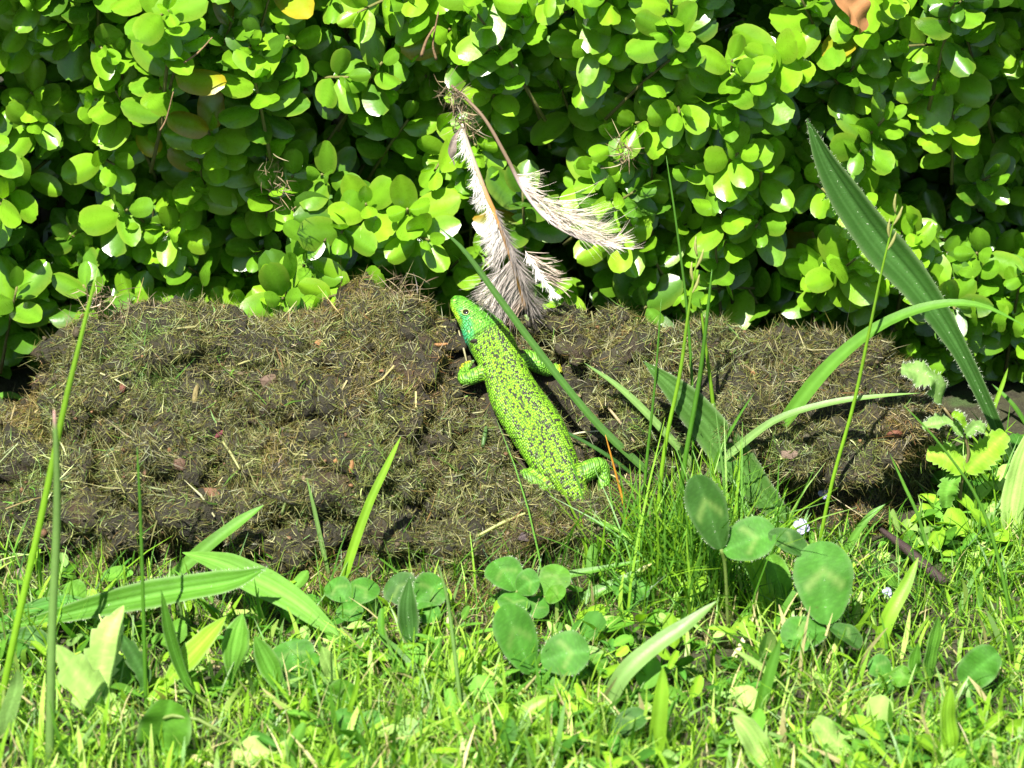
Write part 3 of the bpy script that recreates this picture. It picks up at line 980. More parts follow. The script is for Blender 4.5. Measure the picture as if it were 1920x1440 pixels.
    def ball(name, c, ax, r, mat, parent=root, seg=14):
        bm = bmesh.new()
        bmesh.ops.create_uvsphere(bm, u_segments=seg, v_segments=seg // 2 + 2, radius=1)
        R = np.stack([ax[0] * r[0], ax[1] * r[1], ax[2] * r[2]], 1)
        for v in bm.verts:
            q = R @ np.array(v.co[:]) + c
            v.co = q
        mm = bpy.data.meshes.new(name); bm.to_mesh(mm); bm.free()
        mm.polygons.foreach_set('use_smooth', np.ones(len(mm.polygons), dtype=bool))
        return obj(name, mm, mat, parent)
    def surf(q, side, up):
        """point on the head's flank at spine index q"""
        k = int(np.argmin(np.abs(idx - q)))
        o = P[k] + U[k] * up * D[k, 4] + Lf[k] * side * 0.03
        d = norm(-Lf[k] * side)
        return o, d, k
    bv = BVHTree.FromPolygons(co.tolist(), [tuple(p.vertices) for p in me.polygons])
    for side in (1, -1):
        o, d, k = surf(12.25, side, 0.42)
        h_ = bv.ray_cast(Vector(o), Vector(d))
        c0 = np.array(h_[0]); nn = np.array(h_[1])
        nn = norm(nn + U[k] * 0.1)
        tx = norm(T[k] - nn * (T[k] @ nn)); ty = np.cross(nn, tx)
        ball('eye', c0 - nn * 0.0003, (tx, ty, nn), (0.00190, 0.00155, 0.0012), mE)
        th_ = np.linspace(0, 2 * np.pi, 18)
        ring = c0 + nn * 0.00035 + tx * (np.cos(th_) * 0.00195)[:, None] + ty * (np.sin(th_) * 0.00160)[:, None]
        V, F = tube(ring, 0.00026, 6, close=False)
        obj('eyelid', build_quads('eyelid', V, F), mL, root)
        o, d, k = surf(10.3, side, 0.38)
        h_ = bv.ray_cast(Vector(o), Vector(d))
        c0 = np.array(h_[0]); nn = norm(np.array(h_[1]))
        tx = norm(T[k] - nn * (T[k] @ nn)); ty = np.cross(nn, tx)
        ball('ear_opening', c0 - nn * 0.0003, (norm(tx * 0.5 + ty), norm(ty * 0.5 - tx), nn), (0.0020, 0.00115, 0.0007), mD)
        o, d, k = surf(14.25, side, 0.35)
        h_ = bv.ray_cast(Vector(o), Vector(d))
        c0 = np.array(h_[0]); nn = norm(np.array(h_[1]))
        tx = norm(T[k] - nn * (T[k] @ nn)); ty = np.cross(nn, tx)
        ball('nostril', c0 - nn * 0.0002, (tx, ty, nn), (0.0006, 0.0005, 0.0004), mD, seg=10)
build_lizard()
# ================================================================ leaves, blades and stalks
FACE = norm(np.array([0.15, -0.55, 0.83]))
LC_ = {'k': (0.042, 0.105, 0.016), 'y': (0.125, 0.245, 0.013), 'g': (0.048, 0.135, 0.010), 'p': (0.115, 0.205, 0.050), 'd': (0.024, 0.072, 0.010), 'o': (0.42, 0.20, 0.025),
       's': (0.36, 0.31, 0.15), 'w': (0.20, 0.32, 0.075), 'b': (0.036, 0.120, 0.012), 'm': (0.072, 0.180, 0.018)}
def blade_profile(u): return np.interp(u, [0, 0.08, 0.35, 0.7, 0.9, 1], [0.55, 0.8, 1.0, 0.82, 0.42, 0.03])
def stalk_profile(u): return np.interp(u, [0, 0.5, 0.9, 1], [1.0, 0.85, 0.5, 0.12])
def lance_profile(u): return np.interp(u, [0, 0.12, 0.30, 0.52, 0.75, 0.92, 1], [0.12, 0.22, 0.66, 1.0, 0.80, 0.32, 0.02])
def lance2_profile(u): return np.interp(u, [0, 0.12, 0.30, 0.45, 0.62, 0.78, 0.92, 1], [0.30, 0.32, 0.42, 0.72, 1.0, 0.82, 0.36, 0.02])
def oval_profile(u): return np.sqrt(np.clip(1 - np.abs((u - 0.52) / 0.52) ** 2.2, 0.0004, 1))
def ob_profile(u): return np.sqrt(np.clip(np.where(u < 0.58, 1 - ((0.58 - u) / 0.58) ** 1.5, 1 - ((u - 0.58) / 0.42) ** 1.9), 0.0006, 1))
def strip(P, w, prof, nu=22, nv=5, fold=0.25, ribs=0, face=FACE, twist=0.0, wave=0.0, teeth=0, seed=0, thick=0.0, cup=0.0):
    """a leaf surface along the 3D points P; w = full width in metres"""
    C = catmull(P, nu)
    T = norm(np.gradient(C, axis=0))
    S = norm(np.cross(T, face))
    Nn = np.cross(S, T)
    u = np.linspace(0, 1, nu); v = np.linspace(-1, 1, nv)
    tw = twist * (u - 0.3)
    S2 = S * np.cos(tw)[:, None] + Nn * np.sin(tw)[:, None]
    N2 = np.cross(S2, T)
    W = 0.5 * w * prof(u)
    Wm = np.repeat(W[:, None], nv, 1)
    if teeth:
        saw = (u * teeth) % 1.0
        Wm = Wm * (1 - 0.30 * (1 - saw)[:, None] * (np.abs(v)[None] > 0.8))
    g = np.random.default_rng(seed + 1)
    ph = g.uniform(0, 6.28)
    h = fold * np.abs(v)[None] * Wm - cup * (v ** 2)[None] * Wm
    if ribs: h = h + 0.045 * Wm * np.cos(v * np.pi * ribs)[None]
    h = h + wave * Wm * np.sin(u * 14 + ph)[:, None] * np.abs(v)[None] * np.sign(v)[None]
    V = C[:, None] + S2[:, None] * (v[None] * Wm)[..., None] + N2[:, None] * h[..., None]
    U, Vv = np.meshgrid(u, v, indexing='ij')
    return V.reshape(-1, 3), grid_faces(nu, nv), U.ravel(), Vv.ravel()
def leaf_colour(c, U, Vv, rib=0.3, ribs=0, rim=0.0, chevron=0, seed=0, tipc=None, veins=0):
    c = np.asarray(c, float)
    k = np.repeat(c[None], len(U), 0)
    g = np.random.default_rng(seed)
    k = k * (1 + 0.10 * np.sin(U * 9 + g.uniform(0, 6))[:, None])
    r = np.exp(-(Vv * 6) ** 2)
    if ribs: r = np.maximum(r, 0.7 * np.clip(np.cos(Vv * np.pi * ribs), 0, 1) ** 4)
    k = k * (1 + rib * r[:, None]) + 0.02 * rib * r[:, None]
    if veins:
        vv = np.clip(np.cos((U - 0.28 * np.abs(Vv)) * 2 * np.pi * veins), 0, 1) ** 4 * (np.abs(Vv) < 0.92)
        k = k * (1 + 0.28 * vv[:, None])
    if rim:
        e = (sstep(0.8, 1.0, np.abs(Vv)) * rim)[:, None]
        k = k * (1 - e) + e * np.array([0.30, 0.36, 0.20])
    if chevron:
        e = np.exp(-((U - 0.62 + 0.30 * np.abs(Vv)) * 17) ** 2) * (np.abs(Vv) < 0.8) * 0.75 * chevron
        k = k * (1 - e[:, None]) + e[:, None] * np.array([0.13, 0.21, 0.05])
    if tipc is not None:
        e = sstep(0.80, 1.0, U)[:, None]
        k = k * (1 - e) + e * np.asarray(tipc)
    return k
PX = 1 / 4000.0
def pix_path(pts, dy, sink=0.004):
    """pixel polyline from the rooted end to the tip; depth from the ground it grows on, leaning dy metres away"""
    b = hit(*pts[0])
    P = []
    L = np.cumsum([0] + [math.hypot(pts[i + 1][0] - pts[i][0], pts[i + 1][1] - pts[i][1]) for i in range(len(pts) - 1)])
    for (px, py), l in zip(pts, L):
        t = l / L[-1]
        q = at(px, py, b[1] + dy * t ** 1.2)
        if t > 0:
            q[2] = max(q[2], float(surf_z(q[0], q[1])) + 0.002)
        P.append(q)
    P[0] = b - np.array([0, 0, sink])
    return np.array(P)
_hair = []
def hairs_for(name, V, nu, nv, parent, n, L, seed):
    g = np.random.default_rng(seed)
    G = V.reshape(nu, nv, 3)
    i = g.integers(1, nu - 1, n); f = g.random(n)
    side = g.choice([0, nv - 1, nv // 2], n, p=[0.42, 0.42, 0.16])
    j = np.minimum(i + 1, nu - 1)
    B = G[i, side] * (1 - f[:, None]) + G[j, side] * f[:, None]
    out = norm(G[i, side] - G[i, nv // 2] + g.normal(0, 0.0008, (n, 3)))
    D = norm(out + g.normal(0, 0.35, (n, 3)) + np.array([0, -0.1, 0.35]))
    Vv, F, k = ribbons(B, D, norm(np.cross(D, g.normal(0, 1, (n, 3)))), g.uniform(0.5, 1.2, n) * L, np.full(n, 0.00016), g.normal(0, 0.3, n), 2, seed)
    o = obj(name, mesh_np(name, Vv, F, np.array([0.45, 0.5, 0.36])), M_HAIR, parent)
    tag(o, kind='stuff')

# ---------------------------------------------------------------- single grass blades and stalks
BL = [
 # name, points (root to tip), width px, lean, colour, profile, twist, label
 ('grass_plant', [(-8, 1345), (30, 1180), (75, 980), (120, 765), (150, 640), (183, 505)], 15, 0.05, 'y', 's', 0.3, 'tall yellow-green grass blade rising past the left end of the heap'),
 ('grass_stalk', [(92, 1438), (97, 1200), (106, 990), (106, 860), (101, 768)], 17, 0.02, 'p', 's', 0.0, 'thick pale grass stalk with a cut pinkish top at far left'),
 ('grass_stalk', [(274, 1335), (269, 1150), (263, 960), (257, 838)], 8, 0.03, 'g', 's', 0.0, 'thin dark green stalk upright before the left part of the heap'),
 ('grass_plant', [(285, 1105), (370, 1040), (440, 985), (495, 947)], 26, 0.01, 'm', 'b', 0.2, 'broad grass blade slanting up over the left plantain leaves'),
 ('grass_plant', [(630, 1130), (655, 1050), (690, 950), (725, 875), (752, 818)], 17, 0.02, 'y', 'b', 0.4, 'upright grass blade against the heap left of the lizard'),
 ('grass_plant', [(620, 1085), (605, 1030), (590, 960), (575, 895)], 9, 0.01, 'p', 'b', 0.2, 'short pale grass blade leaning left on the heap front'),
 ('grass_plant', [(1345, 1010), (1260, 925), (1195, 868), (1110, 785), (1010, 660), (930, 552), (870, 470), (822, 425)], 16, 0.045, 'k', 'b', 0.3, 'long grass blade crossing in front of the lizard and the feather'),
 ('grass_plant', [(1215, 900), (1150, 862), (1080, 820), (1025, 795)], 8, 0.006, 'd', 'b', 0.2, 'short dark grass blade reaching over the rear of the lizard'),
 ('grass_plant', [(1365, 985), (1310, 890), (1240, 805), (1165, 730), (1095, 680)], 17, 0.02, 'p', 'b', 0.1, 'pale straight grass blade slanting up to the right of the lizard'),
 ('grass_plant', [(1408, 905), (1440, 840), (1490, 765), (1560, 682), (1650, 612), (1750, 574), (1840, 574), (1935, 618)], 28, -0.01, 'm', 'b', 0.7, 'broad arching grass blade bent over at the right edge'),
 ('grass_plant', [(1290, 960), (1330, 890), (1385, 838), (1460, 785), (1560, 755), (1650, 743), (1725, 737)], 16, 0.0, 'p', 'b', 0.5, 'pale bowed grass blade pointing right across the bare right heap'),
 ('grass_stalk', [(1532, 1030), (1560, 905), (1600, 760), (1630, 620), (1655, 500), (1683, 385)], 8, 0.03, 'y', 's', 0.0, 'tall thin seed stalk crossing the arching blade on the right'),
 ('grass_plant', [(1640, 640), (1665, 570), (1695, 480), (1718, 400), (1727, 350)], 8, 0.01, 'g', 's', 0.1, 'thin upright blade beside the big hairy plantain leaf'),
 ('grass_plant', [(1295, 985), (1300, 800), (1290, 600), (1268, 420), (1249, 292)], 7, 0.05, 'g', 's', 0.1, 'very tall thin blade curving up before the hedge right of the feather'),
 ('grass_stalk', [(1228, 1010), (1245, 850), (1275, 700), (1290, 590), (1310, 465)], 9, 0.03, 'y', 's', 0.1, 'bright upright stalk with forked top in the tall tuft'),
 ('grass_stalk', [(1262, 1020), (1285, 860), (1310, 720), (1325, 600), (1335, 505)], 11, 0.03, 'g', 's', 0.1, 'thick green stalk second from the right in the tall tuft'),
 ('grass_plant', [(1350, 990), (1345, 860), (1335, 740), (1322, 640), (1312, 560)], 9, 0.02, 'y', 's', 0.2, 'rightmost green stalk of the tall tuft'),
 ('grass_plant', [(1200, 1000), (1212, 870), (1228, 720), (1240, 560)], 7, 0.03, 'g', 's', 0.1, 'leftmost thin stalk of the tall tuft'),
 ('grass_stalk', [(1178, 1030), (1172, 960), (1155, 890), (1135, 815)], 6, 0.01, 'o', 's', 0.0, 'thin orange dry stalk beside the hind leg of the lizard'),
 ('grass_plant', [(1220, 1065), (1195, 1020), (1150, 990), (1098, 972)], 11, 0.0, 'm', 'b', 0.3, 'arched grass blade tipped left below the tail of the lizard'),
 ('grass_plant', [(1300, 1000), (1340, 870), (1380, 790), (1415, 735)], 6, 0.01, 'g', 'b', 0.1, 'thin blade slanting right over the ribbed plantain leaf'),
 ('grass_plant', [(888, 1138), (960, 1105), (1037, 1084), (1120, 1068), (1207, 1050)], 17, 0.01, 'm', 'b', 0.3, 'curved grass blade lying across the middle clover leaves'),
 ('grass_plant', [(1050, 1138), (1110, 1115), (1165, 1090), (1224, 1056)], 24, 0.01, 'm', 'b', 0.4, 'wide yellow-tipped grass blade right of the middle clover leaves'),
 ('grass_plant', [(1125, 1340), (1165, 1270), (1228, 1212), (1290, 1170), (1344, 1127)], 34, 0.02, 'p', 'b', 0.4, 'wide pale folded blade in the lawn below the tall tuft'),
 ('grass_plant', [(938, 1385), (975, 1348), (1010, 1320), (1043, 1304)], 30, 0.01, 'y', 'b', 0.2, 'short wide bright blade in the middle of the lawn'),
 ('grass_stalk', [(868, 1345), (852, 1220), (838, 1120), (822, 1060)], 8, 0.02, 'p', 's', 0.0, 'pale upright stalk between the two middle clovers'),
 ('grass_plant', [(1410, 1362), (1432, 1300), (1450, 1240), (1463, 1198)], 22, 0.01, 'g', 'b', 0.2, 'upright blade below the big oval clover leaflets'),
 ('grass_plant', [(1644, 1218), (1665, 1160), (1695, 1105), (1722, 1045)], 28, 0.02, 'y', 'b', 0.2, 'broad bright blade pointing up at the dark stick'),
 ('grass_plant', [(1495, 1303), (1450, 1270), (1410, 1240), (1375, 1217)], 15, 0.0, 'w', 'b', 0.1, 'flat pale blade lying left in the right lawn'),
 ('grass_plant', [(1560, 1060), (1620, 980), (1660, 945)], 14, 0.01, 'm', 'b', 0.2, 'short blade reaching right below the right end of the heap'),
 ('grass_plant', [(1755, 1090), (1725, 980), (1695, 910), (1668, 850)], 7, 0.01, 'm', 'b', 0.1, 'thin blade leaning left over the dark hollow'),
 ('grass_plant', [(1905, 1190), (1870, 1040), (1830, 930), (1760, 830), (1695, 760)], 7, 0.02, 'm', 's', 0.1, 'long thin stem slanting left across the toothed weed'),
 ('grass_plant', [(1935, 800), (1900, 760), (1860, 720)], 10, 0.01, 'g', 'b', 0.1, 'small blade at the right edge under the big plantain leaf'),
 ('grass_plant', [(1845, 820), (1862, 770), (1880, 720), (1890, 690)], 9, 0.01, 'y', 'b', 0.1, 'small yellow blade standing behind the toothed weed'),
 ('grass_plant', [(-20, 740), (15, 758), (52, 780)], 16, -0.01, 'm', 'b', 0.1, 'short blade entering from the left edge over the heap'),
 ('grass_plant', [(660, 1395), (655, 1340), (668, 1290), (672, 1240)], 10, 0.0, 'y', 'b', 0.1, 'thin bent yellow blade in the left part of the lawn'),
 ('grass_plant', [(1230, 1432), (1233, 1370), (1240, 1300), (1243, 1250)], 30, 0.01, 'y', 'b', 0.1, 'wide upright blade near the bottom below the tall tuft'),
 ('grass_plant', [(985, 980), (935, 940), (890, 925)], 5, 0.0, 's', 's', 0.1, 'thin straw blade lying on the heap front'),
 ('grass_plant', [(1120, 655), (1180, 642), (1225, 632)], 14, 0.0, 'm', 'b', 0.1, 'short flat blade lying at the hedge foot right of the lizard'),
]
PROF = {'s': stalk_profile, 'b': blade_profile}
for k, (nm, pts, w, dy, ck, pr, tw, lab) in enumerate(BL):
    P = pix_path(pts, dy)
    if pr == 's':
        Cc = catmull(P, 20)
        V, F = tube(Cc, 0.5 * w * PX * stalk_profile(np.linspace(0, 1, 20)), 6)
        u = np.append(np.repeat(np.linspace(0, 1, 20), 6), [0, 1])
        cc = np.asarray(LC_[ck])[None] * (1 + 0.15 * np.sin(u * 7))[:, None]
        if 'pinkish' in lab: cc = np.where(u[:, None] > 0.93, np.array([[0.35, 0.22, 0.2]]), cc)
        me = build_quads(nm, V, F, cc)
    else:
        V, F, U, Vv = strip(P, w * PX, PROF[pr], 26, 5, 0.28, twist=tw, wave=0.06, seed=k)
        me = mesh_np(nm, V, F, leaf_colour(LC_[ck], U, Vv, 0.25, seed=k, tipc=(0.30, 0.26, 0.08) if 'yellow-tipped' in lab else None))
    o = obj(nm, me, M_GRASS)
    tag(o, lab, 'grass', 'tall grass blades and stalks')
    if 'forked' in lab or 'seed stalk' in lab:          # little spikelets at the top, parts of the stalk
        tip = P[-1]; d = norm(P[-1] - P[-2])
        for s in range(4):
            b = P[-1] - d * (0.004 + 0.006 * s)
            e = b + d * 0.010 + np.array([0.0022 * (1 if s % 2 else -1), -0.001, 0.0])
            V, F = tube(np.array([b, (b + e) / 2 + np.array([0.0006 * (1 if s % 2 else -1), 0, 0]), e]), [0.0003, 0.0008, 0.0002], 5, n=7)
            obj('spikelet', build_quads('spikelet', V, F, np.array([0.26, 0.26, 0.09])), M_GRASS, o)

# ---------------------------------------------------------------- broad-leaved weeds
def weed(name, label, cat, root, leaves, kind='lance', mat=None, group=None):
    """leaves: (points root-to-tip px, width px, lean, colour key, options)"""
    r = hit(*root)
    e = empty(name, r, label, cat, group)
    for k, (pts, w, dy, ck, op) in enumerate(leaves):
        b = hit(*pts[0])
        lift = op.get('lift', 0.004)
        if 'plane' in op:
            P = np.array([at(px, py, r[1] + op['plane'] + dy * i / (len(pts) - 1)) for i, (px, py) in enumerate(pts)])
        else:
            P = pix_path(pts, dy, 0.0)
            P[0] = at(pts[0][0], pts[0][1], b[1]) + np.array([0, 0, lift])
        prof = {'lance': lance_profile, 'lance2': lance2_profile, 'oval': oval_profile, 'ob': ob_profile, 'blade': blade_profile}[op.get('prof', kind)]
        seed = hash((label, k)) % 1000 if False else (len(label) * 31 + k * 7) % 997
        g = np.random.default_rng(seed)
        face = norm(FACE + g.normal(0, 0.18, 3)) if 'face' not in op else norm(np.array(op['face']))
        nu, nv = (40, 17 if op.get('ribs') else 11) if not op.get('teeth') else (60, 7)
        V, F, U, Vv = strip(P, w * PX, prof, nu, nv, op.get('fold', 0.12), op.get('ribs', 0), face, op.get('twist', 0.2), op.get('wave', 0.10), op.get('teeth', 0), seed, cup=op.get('cup', 0.0))
        me = mesh_np('leaf', V, F, leaf_colour(LC_[ck], U, Vv, op.get('rib', 0.35), op.get('ribs', 0), op.get('rim', 0.15), op.get('chev', 0), seed, veins=0 if op.get('ribs') else 7))
        lf = obj('leaf' if not op.get('chev') else 'leaflet', me, mat or M_WEED, e)
        if op.get('hair'):
            lf2 = lf
            hairs_for('leaf_hairs', V, nu, nv, lf, op['hair'], op.get('hl', 0.0016), seed)
            lf.children[0].matrix_parent_inverse = Matrix.Identity(4)
        # stem from the root to the leaf's foot
        d = np.linalg.norm(P[0] - r)
        if op.get('stem', True) and d > 0.003:
            mid = (P[0] + r) / 2 + np.array([0, 0, 0.25 * d])
            V, F = tube(np.array([r - np.array([0, 0, 0.003]), mid, P[0]]), [op.get('sr', 0.0009)] * 3, 6, n=8)
            obj('stem', build_quads('stem', V, F, np.array([0.14, 0.20, 0.045])), M_GRASS, e)
    return e
PL = dict(ribs=5, fold=0.18, rim=0.25, rib=0.55)
weed('plantain', 'big hairy ribbed plantain leaf towering before the hedge at the right', 'plantain', (1905, 905),
     [([(1905, 905), (1850, 760), (1790, 640), (1720, 535), (1640, 440), (1560, 320), (1513, 222)], 76, 0.02, 'd', dict(PL, hair=600, prof='lance2', twist=0.7, hl=0.0011, fold=0.45, wave=0.03))])
weed('plantain', 'ribbed plantain leaf leaning on the heap right of the tall grass tuft', 'plantain', (1520, 1010),
     [([(1520, 1010), (1450, 950), (1380, 865), (1290, 755), (1208, 678)], 74, 0.012, 'k', dict(PL, hair=350, fold=0.22, hl=0.0009)),
      ([(1530, 1020), (1470, 1000), (1410, 955), (1360, 925)], 44, 0.01, 'm', dict(PL))])
weed('plantain', 'broad arching plantain leaf drooping left over the front of the heap', 'plantain', (705, 1245),
     [([(678, 1238), (612, 1174), (545, 1122), (470, 1082), (410, 1054), (342, 1036)], 60, 0.05, 'm', dict(PL, fold=0.1, rim=0.1)),
      ([(712, 1250), (690, 1235), (650, 1240), (632, 1252)], 36, -0.01, 'g', dict(PL)),
      ([(712, 1245), (760, 1250), (800, 1262), (830, 1285)], 34, -0.01, 'g', dict(PL, hair=80))])
weed('plantain', 'long hairy plantain leaves lying flat toward the right at the left edge', 'plantain', (-30, 1200),
     [([(-30, 1200), (90, 1160), (220, 1130), (340, 1108), (440, 1090), (502, 1064)], 56, -0.01, 'g', dict(PL, hair=500, fold=0.5, hl=0.0011, twist=0.4)),
      ([(-30, 1190), (40, 1150), (110, 1130), (170, 1126)], 36, 0.0, 'b', dict(PL)),
      ([(-30, 1215), (30, 1195), (70, 1200), (110, 1235)], 46, -0.01, 'd', dict(PL))])
weed('dandelion', 'pale toothed dandelion leaves sunlit in the lower left', 'dandelion', (235, 1365),
     [([(215, 1330), (190, 1270), (200, 1200), (232, 1135)], 76, 0.02, 'w', dict(teeth=7, fold=0.15)),
      ([(252, 1352), (205, 1330), (150, 1270), (103, 1208)], 96, 0.005, 'w', dict(teeth=5, fold=0.2, cup=0.3)),
      ([(262, 1330), (270, 1270), (245, 1220), (228, 1190)], 40, 0.01, 'd', dict(teeth=5))])
weed('ribwort', 'tuft of upright lance leaves at the lower left beside the dandelion', 'weed', (425, 1345),
     [([(290, 1325), (330, 1260), (380, 1205), (425, 1155)], 46, 0.01, 'y', dict(PL)),
      ([(432, 1310), (436, 1240), (445, 1190), (455, 1150)], 50, 0.01, 'm', dict(PL, twist=1.0)),
      ([(548, 1335), (520, 1280), (495, 1230), (477, 1192)], 44, 0.01, 'g', dict(PL)),
      ([(385, 1340), (345, 1270), (318, 1190), (302, 1105)], 26, 0.0, 'g', dict(PL))])
weed('dock', 'folded two-tone oval dock leaf at the bottom left', 'weed', (300, 1432),
     [([(292, 1428), (300, 1390), (312, 1350), (320, 1312)], 92, 0.005, 'g', dict(fold=0.55, prof='oval')),
      ([(300, 1432), (345, 1425), (385, 1420)], 40, 0.0, 'y', dict(prof='oval'))])
weed('lawn_leaf', 'narrow pale leaf stub standing upright left of the bottom centre', 'weed', (628, 1300),
     [([(628, 1295), (622, 1262), (612, 1238), (603, 1212)], 38, 0.0, 'w', dict(prof='blade')), ([(655, 1348), (640, 1330), (648, 1300), (655, 1278)], 66, 0.0, 'g', dict(prof='oval')),
      ([(640, 1320), (590, 1290), (570, 1300)], 40, 0.0, 'y', dict())])
weed('lawn_leaf', 'low crumpled pale leaf along the bottom edge left of centre', 'weed', (520, 1437),
     [([(592, 1436), (540, 1420), (490, 1412), (436, 1414)], 62, 0.0, 'w', dict(prof='oval', wave=0.3)), ([(182, 1410), (130, 1415), (90, 1425), (55, 1440)], 60, 0.0, 'y', dict(prof='oval', wave=0.3))])
weed('plantain', 'single dark upright leaf standing between the two left clovers', 'plantain', (771, 1240),
     [([(771, 1238), (768, 1190), (764, 1140), (768, 1082)], 40, 0.01, 'd', dict(PL, hair=120, hl=0.0009))])
weed('dandelion', 'bright lobed dandelion leaf lit yellow in front of the hairy leaf', 'dandelion', (830, 1300),
     [([(830, 1298), (800, 1300), (775, 1290), (745, 1300)], 52, -0.005, 'y', dict(teeth=5)), ([(830, 1298), (865, 1270), (900, 1275), (950, 1290)], 46, -0.005, 'y', dict(teeth=5)),
      ([(835, 1300), (860, 1235), (880, 1220)], 40, 0.01, 'y', dict(teeth=5))])
weed('plantain', 'pale broad plantain blade pointing up left at the bottom right', 'plantain', (1448, 1450),
     [([(1448, 1448), (1425, 1410), (1400, 1370), (1374, 1342)], 56, 0.0, 'w', dict(PL, prof='blade', ribs=5))])
weed('lawn_leaf', 'pale oval leaf shining in the lower right lawn', 'weed', (1595, 1425),
     [([(1592, 1422), (1570, 1395), (1548, 1370), (1528, 1350)], 50, 0.0, 'w', dict(prof='oval', cup=0.3)), ([(1600, 1425), (1640, 1400), (1660, 1405)], 36, 0.0, 'g', dict(prof='oval'))])
weed('plantain', 'upright wide leaf with yellow midrib near the bottom right corner', 'plantain', (1785, 1445),
     [([(1785, 1442), (1780, 1390), (1776, 1340), (1782, 1285)], 42, 0.005, 'y', dict(PL, prof='blade')), ([(1795, 1442), (1840, 1400), (1870, 1420)], 34, 0.0, 'g', dict(PL))])
weed('plantain', 'upright bright leaf dotted with drops in the right lawn', 'plantain', (1740, 1292),
     [([(1740, 1290), (1742, 1240), (1752, 1195), (1760, 1155)], 36, 0.005, 'm', dict(PL, prof='blade')), ([(1735, 1295), (1715, 1250), (1722, 1205)], 26, 0.0, 'g', dict(PL))])
weed('lawn_leaf', 'small pointed leaf beside the lilac flower under the stick', 'weed', (1695, 1122),
     [([(1693, 1120), (1680, 1098), (1665, 1080), (1647, 1066)], 22, 0.0, 'm', dict()), ([(1640, 1110), (1650, 1090), (1660, 1078)], 24, 0.0, 'g', dict())])
weed('plantain', 'broad very pale plantain leaf cut by the right edge', 'plantain', (1895, 1020),
     [([(1893, 1020), (1900, 940), (1915, 870), (1938, 795)], 48, 0.01, 'w', dict(PL, prof='blade')), ([(1920, 1050), (1870, 1042), (1820, 1040), (1782, 1046)], 40, 0.0, 'y', dict(PL, prof='blade'))])
weed('lawn_leaf', 'flat yellowish leaves lying at the left edge of the lawn', 'weed', (15, 1295),
     [([(20, 1290), (60, 1300), (100, 1330), (140, 1372)], 30, 0.0, 'y', dict(prof='blade')), ([(5, 1400), (15, 1340), (30, 1290), (33, 1255)], 30, 0.0, 'p', dict(prof='blade'))])
weed('dock', 'two upright bright leaves between the large oval clover leaflets', 'weed', (1440, 1160),
     [([(1430, 1165), (1428, 1120), (1415, 1070), (1400, 1040)], 42, 0.01, 'y', dict(fold=0.5, prof='oval')), ([(1450, 1160), (1462, 1110), (1455, 1070), (1442, 1042)], 44, 0.01, 'm', dict(fold=0.5, prof='oval'))])
weed('dock', 'dull leaf with a dark underside in the right corner of the lawn', 'weed', (1800, 1300),
     [([(1800, 1295), (1825, 1262), (1850, 1240), (1872, 1225)], 66, 0.0, 'b', dict(prof='oval', fold=0.2)), ([(1795, 1300), (1820, 1292), (1860, 1285)], 34, 0.0, 'd', dict(prof='oval'))])

# ---------------------------------------------------------------- clovers
def clover(label, root, leaflets):
    return weed('clover', label, 'clover', root, [([(bx, by), ((bx + tx) / 2, (by + ty) / 2 - 4), (tx, ty)], w, dy, ck,
                dict(prof='ob', chev=ch, fold=fo, plane=-0.004, wave=0.04, rim=0.10, stem=(k == 0), sr=0.0008, cup=0.15, rib=0.25, **({'hair': 90, 'hl': 0.0009} if w > 60 else {})))
                for k, (bx, by, tx, ty, w, dy, ck, ch, fo) in enumerate(leaflets)], kind='ob')
clover('clover leaf at the foot of the heap under the upright blade', (648, 1165),
       [(650, 1128, 618, 1090, 52, 0.01, 'b', 0.7, 0.2), (650, 1128, 708, 1096, 54, 0.01, 'b', 0.7, 0.2), (650, 1128, 660, 1165, 50, -0.01, 'b', 0.6, 0.1)])
clover('darker clover leaf behind the single upright leaf', (778, 1165),
       [(772, 1134, 732, 1084, 66, 0.01, 'd', 0.6, 0.2), (774, 1134, 832, 1092, 66, 0.01, 'b', 0.6, 0.35), (776, 1138, 818, 1165, 50, -0.01, 'b', 0.5, 0.2)])
clover('tallest clover leaf before the heap in the middle of the picture', (975, 1165),
       [(968, 1108, 925, 1052, 74, 0.012, 'b', 0.6, 0.25), (970, 1108, 1012, 1088, 52, 0.0, 'b', 0.6, 0.4), (968, 1110, 960, 1148, 60, -0.012, 'b', 0.6, 0.1)])
clover('clover leaf under the curved blade right of the tallest clover', (1025, 1160),
       [(1022, 1118, 1056, 1062, 60, 0.01, 'g', 0.6, 0.2), (1022, 1118, 1058, 1118, 46, -0.005, 'g', 0.5, 0.2), (1020, 1120, 1000, 1158, 44, -0.01, 'b', 0.5, 0.1)])
clover('clover with two very large greyish leaflets at the bottom centre', (1010, 1290),
       [(996, 1264, 944, 1134, 82, 0.012, 'b', 0.5, 0.15), (1014, 1240, 1106, 1222, 84, 0.0, 'b', 0.9, 0.25), (1005, 1262, 1060, 1300, 50, -0.01, 'b', 0.5, 0.2)])
clover('small round clover leaf right of the very large leaflets', (1120, 1265),
       [(1118, 1262, 1126, 1226, 36, 0.004, 'g', 0.5, 0.1), (1118, 1262, 1146, 1262, 28, 0.0, 'g', 0.5, 0.1), (1118, 1262, 1096, 1270, 28, 0.0, 'g', 0.5, 0.1)])
clover('dark clover leaf low in the lawn under the wide pale blade', (1150, 1395),
       [(1146, 1378, 1214, 1338, 48, 0.005, 'd', 0.6, 0.3), (1146, 1380, 1120, 1420, 56, -0.01, 'g', 0.5, 0.3), (1146, 1380, 1190, 1412, 44, -0.01, 'g', 0.5, 0.2)])
